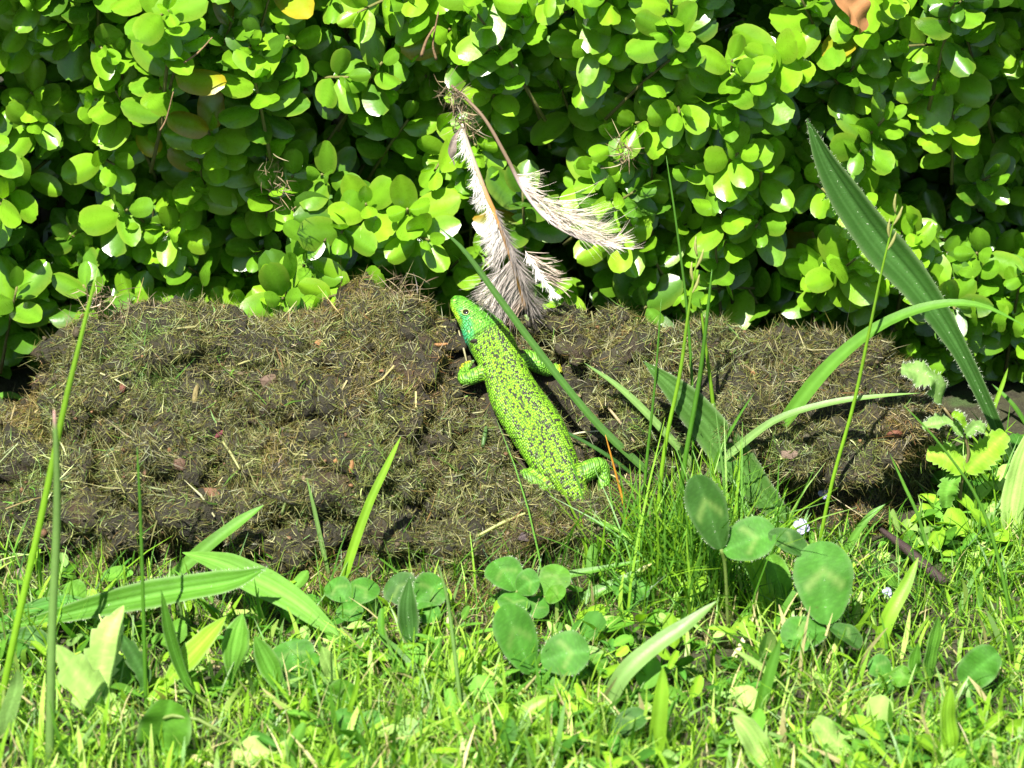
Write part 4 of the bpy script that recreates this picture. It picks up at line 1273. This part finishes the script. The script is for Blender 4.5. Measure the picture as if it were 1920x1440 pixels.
clover('round clover leaf under the end of the arching plantain leaf', (560, 1290),
       [(556, 1262, 540, 1202, 82, 0.01, 'b', 0.6, 0.2), (558, 1262, 600, 1236, 60, 0.0, 'b', 0.5, 0.2), (556, 1264, 530, 1290, 60, -0.01, 'd', 0.4, 0.1)])
clover('small clover leaf in front of the toothed dandelion leaves', (215, 1285),
       [(212, 1268, 206, 1228, 46, 0.005, 'b', 0.5, 0.2), (212, 1268, 250, 1276, 42, -0.003, 'g', 0.4, 0.2), (212, 1268, 178, 1274, 36, -0.003, 'b', 0.4, 0.2)])
clover('greyish clover leaf near the bottom left of centre', (668, 1400),
       [(664, 1374, 720, 1346, 46, 0.004, 'b', 0.5, 0.2), (662, 1374, 628, 1334, 44, 0.006, 'b', 0.5, 0.2), (662, 1376, 650, 1412, 44, -0.006, 'b', 0.5, 0.2)])
clover('tall hairy clover with oval leaflets standing right of the grass tuft', (1366, 1185),
       [(1352, 1030, 1304, 890, 72, 0.01, 'd', 0.9, 0.35), (1356, 1034, 1456, 1000, 84, 0.0, 'b', 0.9, 0.3), (1440, 1000, 1512, 1036, 46, -0.004, 'd', 0.6, 0.4)])
clover('clover with a big speckled pointed leaflet right of centre', (1556, 1230),
       [(1552, 1172, 1538, 1014, 108, 0.02, 'b', 1.0, 0.15), (1550, 1182, 1466, 1204, 74, -0.006, 'b', 0.9, 0.35), (1556, 1174, 1612, 1216, 48, -0.01, 'd', 0.6, 0.5)])
clover('low clover leaf in shade in the right part of the lawn', (1672, 1285),
       [(1668, 1270, 1630, 1240, 46, 0.004, 'b', 0.6, 0.3), (1668, 1272, 1712, 1276, 46, -0.002, 'g', 0.6, 0.3), (1668, 1272, 1650, 1300, 40, -0.006, 'b', 0.5, 0.2)])
clover('half hidden clover leaf at the grass tuft foot', (1190, 1135),
       [(1188, 1122, 1150, 1094, 40, 0.004, 'b', 0.5, 0.3), (1188, 1122, 1216, 1096, 46, 0.002, 'b', 0.5, 0.3), (1188, 1122, 1180, 1150, 40, -0.004, 'b', 0.5, 0.3)])
clover('bright clover leaves under the dandelion at the heap foot on the left', (150, 1150),
       [(150, 1136, 132, 1090, 44, 0.004, 'm', 0.3, 0.2), (150, 1136, 186, 1118, 36, 0.0, 'y', 0.3, 0.3), (150, 1136, 116, 1130, 34, 0.0, 'g', 0.3, 0.2)])

# ---------------------------------------------------------------- toothed weed (speedwell) at the right
weed('speedwell', 'toothed bright weed with withered hairy top leaves at the right end of the heap', 'weed', (1806, 985),
     [([(1812, 886), (1836, 862), (1862, 836), (1886, 812)], 62, 0.005, 'y', dict(teeth=8, prof='oval', plane=-0.002, ribs=0, rib=0.5, stem=False)),
      ([(1806, 888), (1790, 868), (1772, 856), (1738, 850)], 60, 0.005, 'y', dict(teeth=8, prof='oval', plane=-0.002, rib=0.5, stem=False)),
      ([(1800, 890), (1784, 905), (1776, 925), (1774, 952)], 44, -0.004, 'm', dict(teeth=7, prof='oval', plane=-0.002, rib=0.5, stem=False)),
      ([(1806, 820), (1780, 795), (1755, 795), (1730, 802)], 34, 0.0, 'p', dict(teeth=6, prof='oval', plane=-0.002, hair=160, stem=False, wave=0.3, fold=0.5)),
      ([(1810, 812), (1800, 790), (1784, 776)], 30, 0.0, 'y', dict(teeth=6, prof='oval', plane=-0.002, hair=100, stem=False, fold=0.5)),
      ([(1812, 815), (1830, 800), (1846, 808)], 26, 0.0, 'p', dict(teeth=6, prof='oval', plane=-0.002, hair=120, stem=False, fold=0.5)),
      ([(1765, 760), (1755, 715), (1725, 698), (1690, 690)], 56, 0.0, 'p', dict(teeth=9, prof='oval', plane=-0.002, hair=260, hl=0.0018, stem=False, wave=0.35, fold=0.3, cup=0.5))])
def thing_tube(name, pts3, R, c, mat, label, cat, ns=7, n=18, parent=None, group=None):
    V, F = tube(np.array(pts3), R, ns, n=n)
    me = build_quads(name, V, F, np.asarray(c, float))
    o = obj(name, me, mat, parent)
    if parent is None: tag(o, label, cat, group)
    return o
sw = [o for o in bpy.data.objects if o.name.startswith('speedwell')][0]
b = hit(1806, 985)
thing_tube('stem', [b, at(1800, 930, b[1]), at(1806, 886, b[1]), at(1816, 850, b[1]), at(1806, 815, b[1]), at(1770, 765, b[1])], [0.0011, 0.0010, 0.0009, 0.0008, 0.0007, 0.0006], (0.16, 0.13, 0.06), M_GRASS, None, None, parent=sw)

# ---------------------------------------------------------------- small lilac flowers
M_PETAL = plain_material('petal', 0.6, 0.3, var=0.15, vscale=900, bump=0.1, trans=0.3)
def flower(px, py, r, label, lean=0.0):
    b = hit(px, py + 36)
    c = at(px, py, b[1] + lean)
    e = empty('speedwell_flower', b, label, 'flower', 'small pale lilac flowers')
    thing_tube('stem', [b - np.array([0, 0, 0.003]), (b + c) / 2 + np.array([0.001, 0, 0]), c], [0.0005, 0.0004, 0.0004], (0.10, 0.17, 0.04), M_GRASS, None, None, 5, 8, e)
    g = np.random.default_rng(px)
    a0 = g.uniform(0, 6.28)
    ax = norm(np.array([0.3, -0.5, 0.7]))
    t1 = norm(np.cross(ax, [0, 0, 1])); t2 = np.cross(ax, t1)
    for k in range(4):
        d = t1 * math.cos(a0 + k * 1.571) + t2 * math.sin(a0 + k * 1.571)
        P = np.array([c, c + d * r * 0.5 + ax * r * 0.15, c + d * r + ax * r * 0.1])
        V, F, U, Vv = strip(P, r * 0.95, ob_profile, 8, 5, 0.15, face=ax)
        cc = np.array([0.34, 0.32, 0.50])[None] * np.where(np.abs(Vv) < 0.2, 0.75, 1.0)[:, None]
        obj('petal', mesh_np('petal', V, F, cc), M_PETAL, e)
flower(1502, 988, 0.0042, 'pale lilac flower above the big speckled clover leaflet')
flower(1544, 926, 0.0030, 'small half-closed lilac flower in front of the right heap')
flower(1664, 1112, 0.0028, 'tiny lilac flower in the lawn below the dark stick')

# ---------------------------------------------------------------- stick, chips, stones
p0, p1, p2, p3 = hit(1648, 990, 0.012), hit(1698, 1028, 0.012), hit(1735, 1062, 0.011), hit(1774, 1094, 0.009)
thing_tube('stick', [p0, p1, p2, p3], [0.0010, 0.0022, 0.0026, 0.0022], (0.026, 0.015, 0.014), M_CHIP, 'dark purplish stick lying on the ground right of the heap', 'stick')
def lump(name, px, py, wpx, hpx, ang, c, label, cat, flat=0.45, mat=None, seed=0, lift=0.0004, sub=2, rough=0.22):
    p = hit(px, py, lift)
    # sit on the clods that cover the base surface
    bm = bmesh.new()
    bmesh.ops.create_icosphere(bm, subdivisions=2 if name == 'seed_pod' else 1, radius=1)
    V = np.array([v.co[:] for v in bm.verts]); F = [[v.index for v in f.verts] for f in bm.faces]
    bm.free()
    V = V * (1 + rough * vnoise(V * 1.4 + seed, seed)[:, None] + 0.5 * rough * vnoise(V * 3.1 + seed, seed + 2)[:, None])
    a = math.radians(ang)
    X = norm(RT * math.cos(a) + UP * math.sin(a)); Y = norm(-RT * math.sin(a) + UP * math.cos(a)); Z = -VD
    V = X * (V[:, :1] * wpx * PX * 0.5) + Y * (V[:, 1:2] * hpx * PX * 0.5) + Z * (V[:, 2:3] * min(wpx, hpx) * PX * flat)
    me = bpy.data.meshes.new(name)
    me.from_pydata((V + p).tolist(), [], F)
    set_col(me, np.asarray(c, float))
    me.polygons.foreach_set('use_smooth', np.full(len(F), name == 'seed_pod'))
    o = obj(name, me, mat or M_CHIP)
    tag(o, label, cat)
    return o
def on_clods(px, py):
    d = Vector(ray(px, py))
    h = HEAPBVH.ray_cast(Vector(CAM), d)
    if h[0] is None: return None
    return np.array(h[0])
_A = np.concatenate([t[0] for t in TRIS]); _B = np.concatenate([t[1] for t in TRIS]); _C = np.concatenate([t[2] for t in TRIS])
HEAPBVH = BVHTree.FromPolygons(np.stack([_A, _B, _C], 1).reshape(-1, 3).tolist(), np.arange(len(_A) * 3).reshape(-1, 3).tolist())
_hit0 = hit
def hit(px, py, lift=0.0):
    q = on_clods(px, py)
    if q is None or q[2] < 0.004: return _hit0(px, py, lift)
    return q - VD * lift
ORG, BRN, RED, PNK = (0.34, 0.17, 0.06), (0.16, 0.085, 0.045), (0.15, 0.05, 0.03), (0.19, 0.13, 0.09)
CH = [
 ('bark_chip', 366, 738, 12, 42, -8, (0.24, 0.19, 0.07), 'narrow yellow-brown bark sliver upright on the left heap', 'chip'),
 ('seed_pod', 409, 815, 24, 11, 35, (0.20, 0.035, 0.06), 'small magenta seed pod on the heap left of the lizard', 'seed pod'),
 ('bark_chip', 598, 643, 14, 12, 30, ORG, 'orange bark chip near the heap top behind the left shoulder', 'chip'),
 ('bark_chip', 229, 728, 14, 20, 10, RED, 'red-brown bark chip on the upper left heap', 'chip'),
 ('bark_chip', 818, 647, 44, 8, 4, ORG, 'flat orange wood sliver left of the lizard head', 'chip'),
 ('bark_chip', 660, 874, 10, 28, -12, ORG, 'upright orange wood chip in the middle of the heap', 'chip'),
 ('bark_chip', 630, 864, 12, 9, 20, ORG, 'small orange crumb beside the upright orange chip', 'chip'),
 ('clay_lump', 335, 868, 34, 26, 0, (0.15, 0.085, 0.055), 'reddish clay lump in the left middle of the heap', 'lump'),
 ('clay_lump', 502, 715, 40, 34, 20, (0.14, 0.09, 0.06), 'pinkish clay lump under the upper left of the heap', 'lump'),
 ('bark_chip', 270, 893, 9, 36, -14, BRN, 'dark red bark sliver beside the thin upright stalk', 'chip'),
 ('clay_lump', 395, 925, 36, 22, -20, (0.17, 0.085, 0.04), 'orange-brown crumb patch left of the heap centre', 'lump'),
 ('clay_lump', 1678, 815, 34, 18, 0, (0.17, 0.06, 0.03), 'brick-red lump near the right end of the heap', 'lump'),
 ('pebble', 1480, 852, 34, 20, 0, PNK, 'pale pinkish pebble on the right heap', 'pebble'),
 ('pebble', 986, 1004, 34, 20, 0, (0.085, 0.06, 0.06), 'purplish pebble below the tail of the lizard', 'pebble'),
 ('pebble', 38, 1082, 32, 36, 0, (0.20, 0.15, 0.12), 'pinkish grey pebble at the left foot of the heap', 'pebble'),
 ('fallen_leaf', 206, 852, 20, 30, 12, (0.09, 0.16, 0.06), 'small round fallen green leaf on the left heap', 'leaf'),
 ('pebble', 830, 697, 12, 8, 0, (0.22, 0.22, 0.26), 'tiny blue-grey pebble left of the front foot', 'pebble'),
 ('bark_chip', 844, 700, 12, 14, 40, (0.28, 0.18, 0.10), 'tiny tan crumb beside the blue-grey pebble', 'chip'),
 ('bark_chip', 1412, 700, 10, 10, 0, ORG, 'tiny orange crumb on the right heap behind the grass tuft', 'chip'),
 ('bark_chip', 1050, 1320, 20, 22, 0, (0.32, 0.18, 0.08), 'orange-brown crumb in the lawn below the large clover', 'chip'),
 ('clay_lump', 1485, 1075, 10, 10, 0, (0.25, 0.13, 0.07), 'small orange crumb beside the speckled clover leaflet', 'lump'),
 ('bark_chip', 575, 950, 10, 22, 30, (0.30, 0.26, 0.18), 'pale wood sliver in the lower middle of the heap', 'chip'),
 ('clay_lump', 1605, 1022, 22, 16, 0, (0.24, 0.14, 0.09), 'tan crumb on bare soil under the right end of the heap', 'lump'),
]
for k, (nm, px, py, w, h_, an, c, lab, cat) in enumerate(CH):
    lump(nm, px, py, w, h_, an, np.array(c) * 0.55, lab, cat, seed=k * 3 + 1, flat=0.28 if nm != 'fallen_leaf' else 0.06, rough=0.12 if nm == 'seed_pod' else 0.5)
def straw(px0, py0, px1, py1, w, c, label, bow=6):
    a, b = hit(px0, py0, 0.002), hit(px1, py1, 0.002)
    m = hit((px0 + px1) / 2, (py0 + py1) / 2 - bow, 0.003)
    m = m * 0.4 + (a + b) * 0.3
    thing_tube('straw', [a, m, b], [0.35 * w * PX, 0.5 * w * PX, 0.3 * w * PX], c, M_GRASS, label, 'straw', 5, 10, group='pale straws on the heap')
straw(1052, 820, 1122, 808, 4, (0.42, 0.40, 0.30), 'thin white straw right of the rear of the lizard')
straw(1112, 738, 1138, 706, 9, (0.40, 0.42, 0.24), 'short pale leaf scrap under the pale straight blade')
straw(1130, 752, 1190, 830, 6, (0.30, 0.24, 0.14), 'bent tan straw on the heap behind the tall tuft')
straw(418, 828, 450, 880, 6, (0.28, 0.28, 0.12), 'twisted pale straw below the magenta pod')
straw(895, 1005, 985, 962, 7, (0.30, 0.32, 0.12), 'greenish straw lying on the heap under the tail')
straw(528, 965, 552, 900, 7, (0.22, 0.28, 0.10), 'curved green scrap on the lower heap left of centre')
straw(860, 620, 878, 690, 4, (0.30, 0.28, 0.16), 'thin straw leaning along the lizard throat')
straw(905, 838, 912, 800, 10, (0.06, 0.12, 0.03), 'dull green scrap against the left flank of the lizard')
straw(1395, 870, 1440, 845, 4, (0.30, 0.26, 0.16), 'thin straw under the bowed blade on the right heap')
straw(985, 590, 1010, 640, 8, (0.20, 0.28, 0.10), 'green straw lying right of the lizard neck below the feather')

# ================================================================ feathers and dry scraps caught on the hedge
def path_at(pts, ys):
    ys = np.broadcast_to(np.asarray(ys, float), (len(pts),))
    return np.array([at(px, py, y) for (px, py), y in zip(pts, ys)])
def barbs(C, t0, t1, n, dirf, Lf_, colf, W=0.00032, seed=1, curl=0.2):
    g = np.random.default_rng(seed)
    t = g.uniform(t0, t1, int(n * 1.4))
    t = t[vnoise(v3(t * 17, seed * 3.1), seed + 9) < 0.55][:n]
    n = len(t)
    k = np.clip(t * (len(C) - 1), 0, len(C) - 1.001)
    i = k.astype(int); f = (k - i)[:, None]
    B = C[i] * (1 - f) + C[i + 1] * f
    n = len(t)
    cl = vnoise(v3(t * 38, seed * 1.7), seed)[:, None] * np.array([0.16, 0.16, 0.22]) + vnoise(v3(t * 11, seed * 2.3 + 5), seed)[:, None] * np.array([0.10, 0.14, 0.1])
    D = norm(np.array([dirf(a) for a in t]) @ np.array([RT, UP, -VD]) + cl + g.normal(0, 0.035, (n, 3)))
    L = np.array([Lf_(a) for a in t]) * (0.85 + 0.35 * vnoise(v3(t * 23, 3.3), seed + 4)) * g.uniform(0.75, 1.1, n)
    c = np.array([colf(a) for a in t]) * g.uniform(0.7, 1.25, n)[:, None]
    V, F, kk = ribbons(B, D, norm(-VD + g.normal(0, 0.3, (n, 3))), L, np.full(n, W) * g.uniform(0.7, 1.5, n), g.normal(0, curl, n), 5, seed)
    return mesh_np('vane', V, F, np.repeat(c, kk, 0), smooth=False)
WHT, GRY, TAN, DKB = np.array([0.78, 0.74, 0.69]), np.array([0.40, 0.35, 0.31]), np.array([0.34, 0.24, 0.16]), np.array([0.10, 0.085, 0.075])
def lerp(a, b, t): return a * (1 - t) + b * t
def feathers():
    C = catmull(path_at([(866, 232), (884, 290), (912, 365), (945, 440), (968, 510), (986, 578)], [0.022, 0.020, 0.018, 0.016, 0.016, 0.020]), 40)
    e = empty('feather', C[-1], 'frayed grey and white feather standing at the hedge foot behind the lizard', 'feather', 'feathers caught on the hedge')
    V, F = tube(C, np.interp(np.linspace(0, 1, 40), [0, 0.3, 0.7, 1], [0.0006, 0.0012, 0.0014, 0.0012]), 7)
    u = np.append(np.repeat(np.linspace(0, 1, 40), 7), [0, 1])[:, None]
    obj('shaft', build_quads('shaft', V, F, lerp(np.array([0.42, 0.36, 0.28]), np.array([0.42, 0.21, 0.05]), sstep(0.2, 0.5, u))), M_FEATHER, e)
    obj('down', barbs(C, 0.02, 0.55, 420, lambda t: (-0.55 + 0.4 * t, -0.85, 0.15), lambda t: 0.0070, lambda t: WHT * 1.1, 0.00018, 3, 0.7), M_FEATHER, e)
    obj('vane', barbs(C, 0.30, 0.99, 1300, lambda t: (-0.42 - 0.38 * t, -1.0 + 0.35 * t, -0.22), lambda t: np.interp(t, [0.3, 0.55, 0.8, 1], [0.007, 0.013, 0.025, 0.022]),
        lambda t: lerp(lerp(WHT, GRY, float(sstep(0.4, 0.75, t))), TAN, float(sstep(0.9, 0.99, t))), 0.00020, 4, 0.16), M_FEATHER, e)
    obj('vane', barbs(C, 0.45, 0.99, 700, lambda t: (0.55, -0.95, -0.10), lambda t: np.interp(t, [0.45, 0.8, 1], [0.009, 0.021, 0.014]),
        lambda t: lerp(GRY, DKB, 0.65), 0.00020, 5, 0.16), M_FEATHER, e)
    obj('down', barbs(catmull(path_at([(985, 470), (1010, 510), (1040, 548)], 0.017), 10), 0.0, 1.0, 420, lambda t: (0.45, -0.95, 0.2), lambda t: 0.0075, lambda t: WHT * 1.15, 0.00020, 6, 0.25), M_FEATHER, e)
    obj('vane', barbs(catmull(path_at([(985, 470), (1010, 505), (1030, 530)], 0.019), 10), 0.0, 1.0, 90, lambda t: (1.0, -0.28, 0.1), lambda t: 0.013, lambda t: lerp(GRY, TAN, 0.5), 0.0003, 16, 0.1), M_FEATHER, e)
    C = catmull(path_at([(846, 160), (905, 218), (950, 295), (985, 362), (1030, 415), (1100, 452), (1188, 468)], [0.030, 0.022, 0.016, 0.013, 0.011, 0.010, 0.008]), 44)
    e = empty('feather', C[0], 'thin curved cream feather hanging off the hedge and pointing right', 'feather', 'feathers caught on the hedge')
    V, F = tube(C, np.interp(np.linspace(0, 1, 44), [0, 0.4, 1], [0.0007, 0.0010, 0.0003]), 7)
    u = np.append(np.repeat(np.linspace(0, 1, 44), 7), [0, 1])[:, None]
    obj('shaft', build_quads('shaft', V, F, lerp(np.array([0.16, 0.11, 0.07]), np.array([0.46, 0.38, 0.36]), sstep(0.35, 0.5, u))), M_FEATHER, e)
    obj('vane', barbs(C, 0.40, 0.97, 360, lambda t: (1.0, lerp(-0.25, 0.06, sstep(0.4, 0.9, t)), 0.05), lambda t: np.interp(t, [0.4, 0.6, 0.8, 1], [0.016, 0.036, 0.028, 0.010]),
        lambda t: lerp(np.array([0.46, 0.36, 0.27]), WHT, 0.3), 0.00019, 8, 0.08), M_FEATHER, e)
    obj('down', barbs(C, 0.42, 0.95, 600, lambda t: (1.0, -0.45 + 0.42 * t, 0.1), lambda t: 0.0070, lambda t: WHT * np.array([1.05, 0.95, 0.95]), 0.00020, 9, 0.2), M_FEATHER, e)
feathers()
def tuft(name, label, cat, pts, spread, n, L, pal, seed, y=0.024):
    g = np.random.default_rng(seed)
    C = catmull(path_at(pts, y), 20)
    i = g.integers(0, 20, n)
    B = C[i] + g.normal(0, spread, (n, 3)) * np.array([1, 0.6, 1])
    D = norm(g.normal(0, 1, (n, 3)) + np.array([0.3, 0, -0.6]))
    c = np.array(pal)[g.integers(0, len(pal), n)] * g.uniform(0.6, 1.3, n)[:, None]
    V, F, k = ribbons(B, D, norm(np.cross(D, g.normal(0, 1, (n, 3)))), g.uniform(0.4, 1.2, n) * L, g.uniform(0.0002, 0.0006, n), g.normal(0, 0.5, n), 4, seed)
    o = obj(name, mesh_np(name, V, F, np.repeat(c, k, 0), smooth=False), M_FIBRE)
    tag(o, label, cat)
DRY = [(0.12, 0.085, 0.05), (0.18, 0.13, 0.07), (0.07, 0.055, 0.03), (0.26, 0.21, 0.12)]
tuft('dried_grass', 'matted dry grass scrap caught above the feathers in the hedge', 'dry grass', [(838, 165), (862, 205), (878, 245)], 0.0026, 220, 0.008, DRY, 3)
tuft('dried_grass', 'small grey wisp of dry grass caught in the left hedge', 'dry grass', [(510, 310), (535, 380)], 0.003, 60, 0.008, DRY, 5, 0.03)
tuft('dried_grass', 'small dry wisp hanging in the dark gap right of the feathers', 'dry grass', [(1165, 260), (1180, 300)], 0.002, 80, 0.008, DRY, 7, 0.035)
tuft('dried_grass', 'grey clippings sticking up on the heap top left of the lizard', 'dry grass', [(715, 575), (755, 555), (770, 590)], 0.004, 260, 0.012, DRY, 9, 0.022)
tuft('dried_grass', 'loose clippings hanging on the low leaves at the upper left of the heap', 'dry grass', [(180, 560), (215, 580), (320, 590)], 0.005, 240, 0.011, DRY, 11, 0.024)
def dry_leaf(pts, w, y, c, label, prof='lance'):
    P = path_at(pts, y)
    V, F, U, Vv = strip(P, w * PX, {'lance': lance_profile, 'oval': oval_profile}[prof], 16, 5, 0.5, twist=1.0, wave=0.3)
    o = obj('dry_leaf', mesh_np('dry_leaf', V, F, leaf_colour(c, U, Vv, 0.3)), M_WEED)
    tag(o, label, 'dry leaf')
dry_leaf([(866, 235), (852, 262), (846, 290), (852, 312)], 16, 0.022, (0.22, 0.17, 0.15), 'shrivelled greyish leaf strip hanging left of the feather top')
dry_leaf([(1570, -30), (1590, 10), (1605, 35), (1612, 62)], 62, 0.030, (0.30, 0.14, 0.06), 'large brown withered leaf at the top right of the hedge', 'oval')
def dead_twig(pts, r, label, y=0.03):
    P = path_at(pts, y)
    thing_tube('dead_twig', P, np.linspace(r, r * 0.5, len(P)), (0.15, 0.095, 0.05), M_BARK, label, 'twig', 5, 12)
dead_twig([(818, 112), (812, 80), (822, 22)], 0.0007, 'thin dry twig upright in the hedge above the feathers')
dead_twig([(790, 105), (800, 75), (815, 50)], 0.0009, 'short dry brown twig beside the upright one above the feathers', 0.028)
dead_twig([(345, 118), (372, 98), (398, 70)], 0.0006, 'bare twig carrying the reddish bud in the left hedge')
dead_twig([(300, 245), (312, 222), (325, 172)], 0.0005, 'thin twig rising from the orange leaves in the left hedge')

# ================================================================ lawn grass
def lawn(name, n, xr, yr, Lr, Wr, seed, dens=None, lean=0.45, pal=None, up=1.0):
    g = np.random.default_rng(seed)
    X = g.uniform(*xr, n); Y = g.uniform(*yr, n)
    keep = (heap_z(X, Y) < 0.004) & ~((np.abs(X - 0.187) < 0.022) & (np.abs(Y + 0.055) < 0.030) & (g.random(n) < 0.8))
    if dens is not None: keep &= g.random(n) < dens(X, Y)
    X, Y = X[keep], Y[keep]; n = len(X)
    B = np.stack([X, Y, ground_z(X, Y) - 0.002], 1)
    ang = g.uniform(0, 2 * np.pi, n) + 1.2 * fbm(v3(X * 20, Y * 20), 3, 2)
    ln = np.abs(g.normal(0, lean, n))
    D = norm(np.stack([np.cos(ang) * ln, np.sin(ang) * ln, np.full(n, up)], 1))
    out = norm(np.stack([np.cos(ang), np.sin(ang), np.zeros(n)], 1) + 1e-6)
    Nn = norm(np.cross(np.cross(D, out), D))
    L = g.uniform(*Lr, n) * (0.75 + 0.5 * (fbm(v3(X * 16, Y * 16), 8, 2) + 0.5)); W = g.uniform(*Wr, n)
    V, F, k = ribbons(B, D, Nn, L, W, g.normal(0.25, 0.35, n), 4, seed)
    pal = np.array(pal)
    c = pal[g.integers(0, len(pal), n)] * g.uniform(0.75, 1.25, n)[:, None]
    o = obj(name, mesh_np(name, V, F, np.repeat(c, k, 0), smooth=False), M_GRASS)
    tag(o, 'short bright mown lawn grass in front of the heap', 'grass', kind='stuff')
GP = [LC_['y'], LC_['y'], LC_['m'], LC_['g'], LC_['p'], LC_['m'], (0.22, 0.36, 0.04), (0.26, 0.36, 0.08), (0.20, 0.34, 0.03), LC_['s'], LC_['y']]
def front(X, Y):
    f = np.clip((-0.11 - Y) / 0.11, 0, 1)
    f = np.maximum(f, 0.8 * sstep(0.08, 0.11, X) * (Y < -0.03))
    hole = sstep(-0.2, 0.15, fbm(v3(X * 13, Y * 13), 77, 3))
    return (0.16 + 0.84 * f) * (0.62 + 0.38 * hole)
lawn('lawn_grass', 42000, (-0.36, 0.36), (-0.40, -0.02), (0.008, 0.025), (0.0004, 0.0012), 3, front, 0.55, GP)
lawn('lawn_grass', 5200, (-0.36, 0.36), (-0.40, -0.10), (0.012, 0.028), (0.0012, 0.0034), 4, front, 0.75, GP)
lawn('lawn_grass', 16000, (-0.9, 0.9), (-0.9, -0.06), (0.02, 0.04), (0.0012, 0.0026), 5, lambda X, Y: ((np.abs(X) > 0.34) | (Y < -0.38)) * 1.0, 0.5, GP)
tuftd = lambda X, Y: np.exp(-((X - 0.078) / 0.026) ** 2 - ((Y + 0.080) / 0.028) ** 2)
lawn('lawn_grass', 2600, (-0.26, 0.26), (-0.135, -0.03), (0.012, 0.034), (0.0004, 0.0010), 9, lambda X, Y: 0.55 + 0.45 * (X > 0.02), 0.5, [LC_['y'], LC_['g'], LC_['m'], LC_['d']])
lawn('lawn_grass', 9000, (0.0, 0.17), (-0.18, -0.02), (0.030, 0.085), (0.0006, 0.0014), 6, tuftd, 0.26, [LC_['y'], LC_['m'], LC_['m'], LC_['y'], LC_['g']])
lawn('lawn_grass', 1500, (0.12, 0.27), (-0.10, 0.03), (0.010, 0.028), (0.0006, 0.0014), 7, lambda X, Y: (0.25 + 0.75 * (X > 0.2)) * 1.0, 0.6, [LC_['y'], LC_['g'], LC_['m']])

# ---------------------------------------------------------------- low leaves between the grass, too many and small to tell apart
def ground_cover(n, seed, xr=(-0.36, 0.36), yr=(-0.40, -0.03)):
    g = np.random.default_rng(seed)
    X = g.uniform(*xr, n); Y = g.uniform(*yr, n)
    keep = (heap_z(X, Y) < 0.002) & (g.random(n) < (0.25 if yr[1] < 0 else 0.9) + 0.75 * np.clip((-0.10 - Y) / 0.08, 0, 1)) & (fbm(v3(X * 15, Y * 15), 55, 2) > -0.25)
    X, Y = X[keep], Y[keep]; n = len(X)
    Z = ground_z(X, Y) + g.uniform(0.001, 0.010, n)
    lens = g.uniform(0.006, 0.017, n)
    az = g.uniform(0, 2 * np.pi, n); tilt = g.normal(0.35, 0.35, n)
    D = np.stack([np.cos(az) * np.cos(tilt), np.sin(az) * np.cos(tilt), np.sin(tilt)], 1)
    Nn = norm(np.array([0, -0.15, 1.0]) + g.normal(0, 0.35, (n, 3)))
    Nn = norm(Nn - D * np.sum(Nn * D, 1, keepdims=True))
    S = np.cross(Nn, D)
    R = np.stack([D, S, Nn], 2)
    Vs, Fs, Cs, off = [], [], [], 0
    shapes = [leaf_template(7, 5, 0.2, 0.3, 0, 0.32, 0.55), leaf_template(7, 5, -0.25, 0.4, 0, 0.24, 0.5), leaf_template(7, 5, 0.15, 0.1, 0.03, 0.75, 0.6), leaf_template(7, 5, -0.2, 0.2, 0, 0.5, 0.5)]
    pick = g.integers(0, 4, n)
    pal = np.array([LC_['y'], LC_['m'], LC_['g'], LC_['b'], LC_['w'], LC_['m'], LC_['y'], LC_['p']])
    for t, (V, F, U, Vv) in enumerate(shapes):
        i = np.nonzero(pick == t)[0]
        W = np.stack([X[i], Y[i], Z[i]], 1)[:, None] + np.einsum('nij,kj->nki', R[i], V) * lens[i][:, None, None]
        Vs.append(W.reshape(-1, 3)); Fs.append((F[None] + (np.arange(len(i)) * len(V))[:, None, None]).reshape(-1, 4) + off); off += len(i) * len(V)
        c = pal[g.integers(0, len(pal), len(i))] * g.uniform(0.75, 1.25, len(i))[:, None]
        Cs.append((c[:, None] * (1 + 0.3 * np.exp(-(Vv * 5) ** 2))[None, :, None]).reshape(-1, 3))
    o = obj('ground_cover', mesh_np('ground_cover', np.vstack(Vs), np.vstack(Fs), np.vstack(Cs)), M_WEED)
    tag(o, 'low mixed weed leaves growing between the lawn grass' if yr[1] < 0 else 'low weed leaves filling the ground right of the heap', 'ground cover', kind='stuff')
ground_cover(5200, 12)
ground_cover(900, 13, (0.18, 0.32), (-0.13, 0.035))
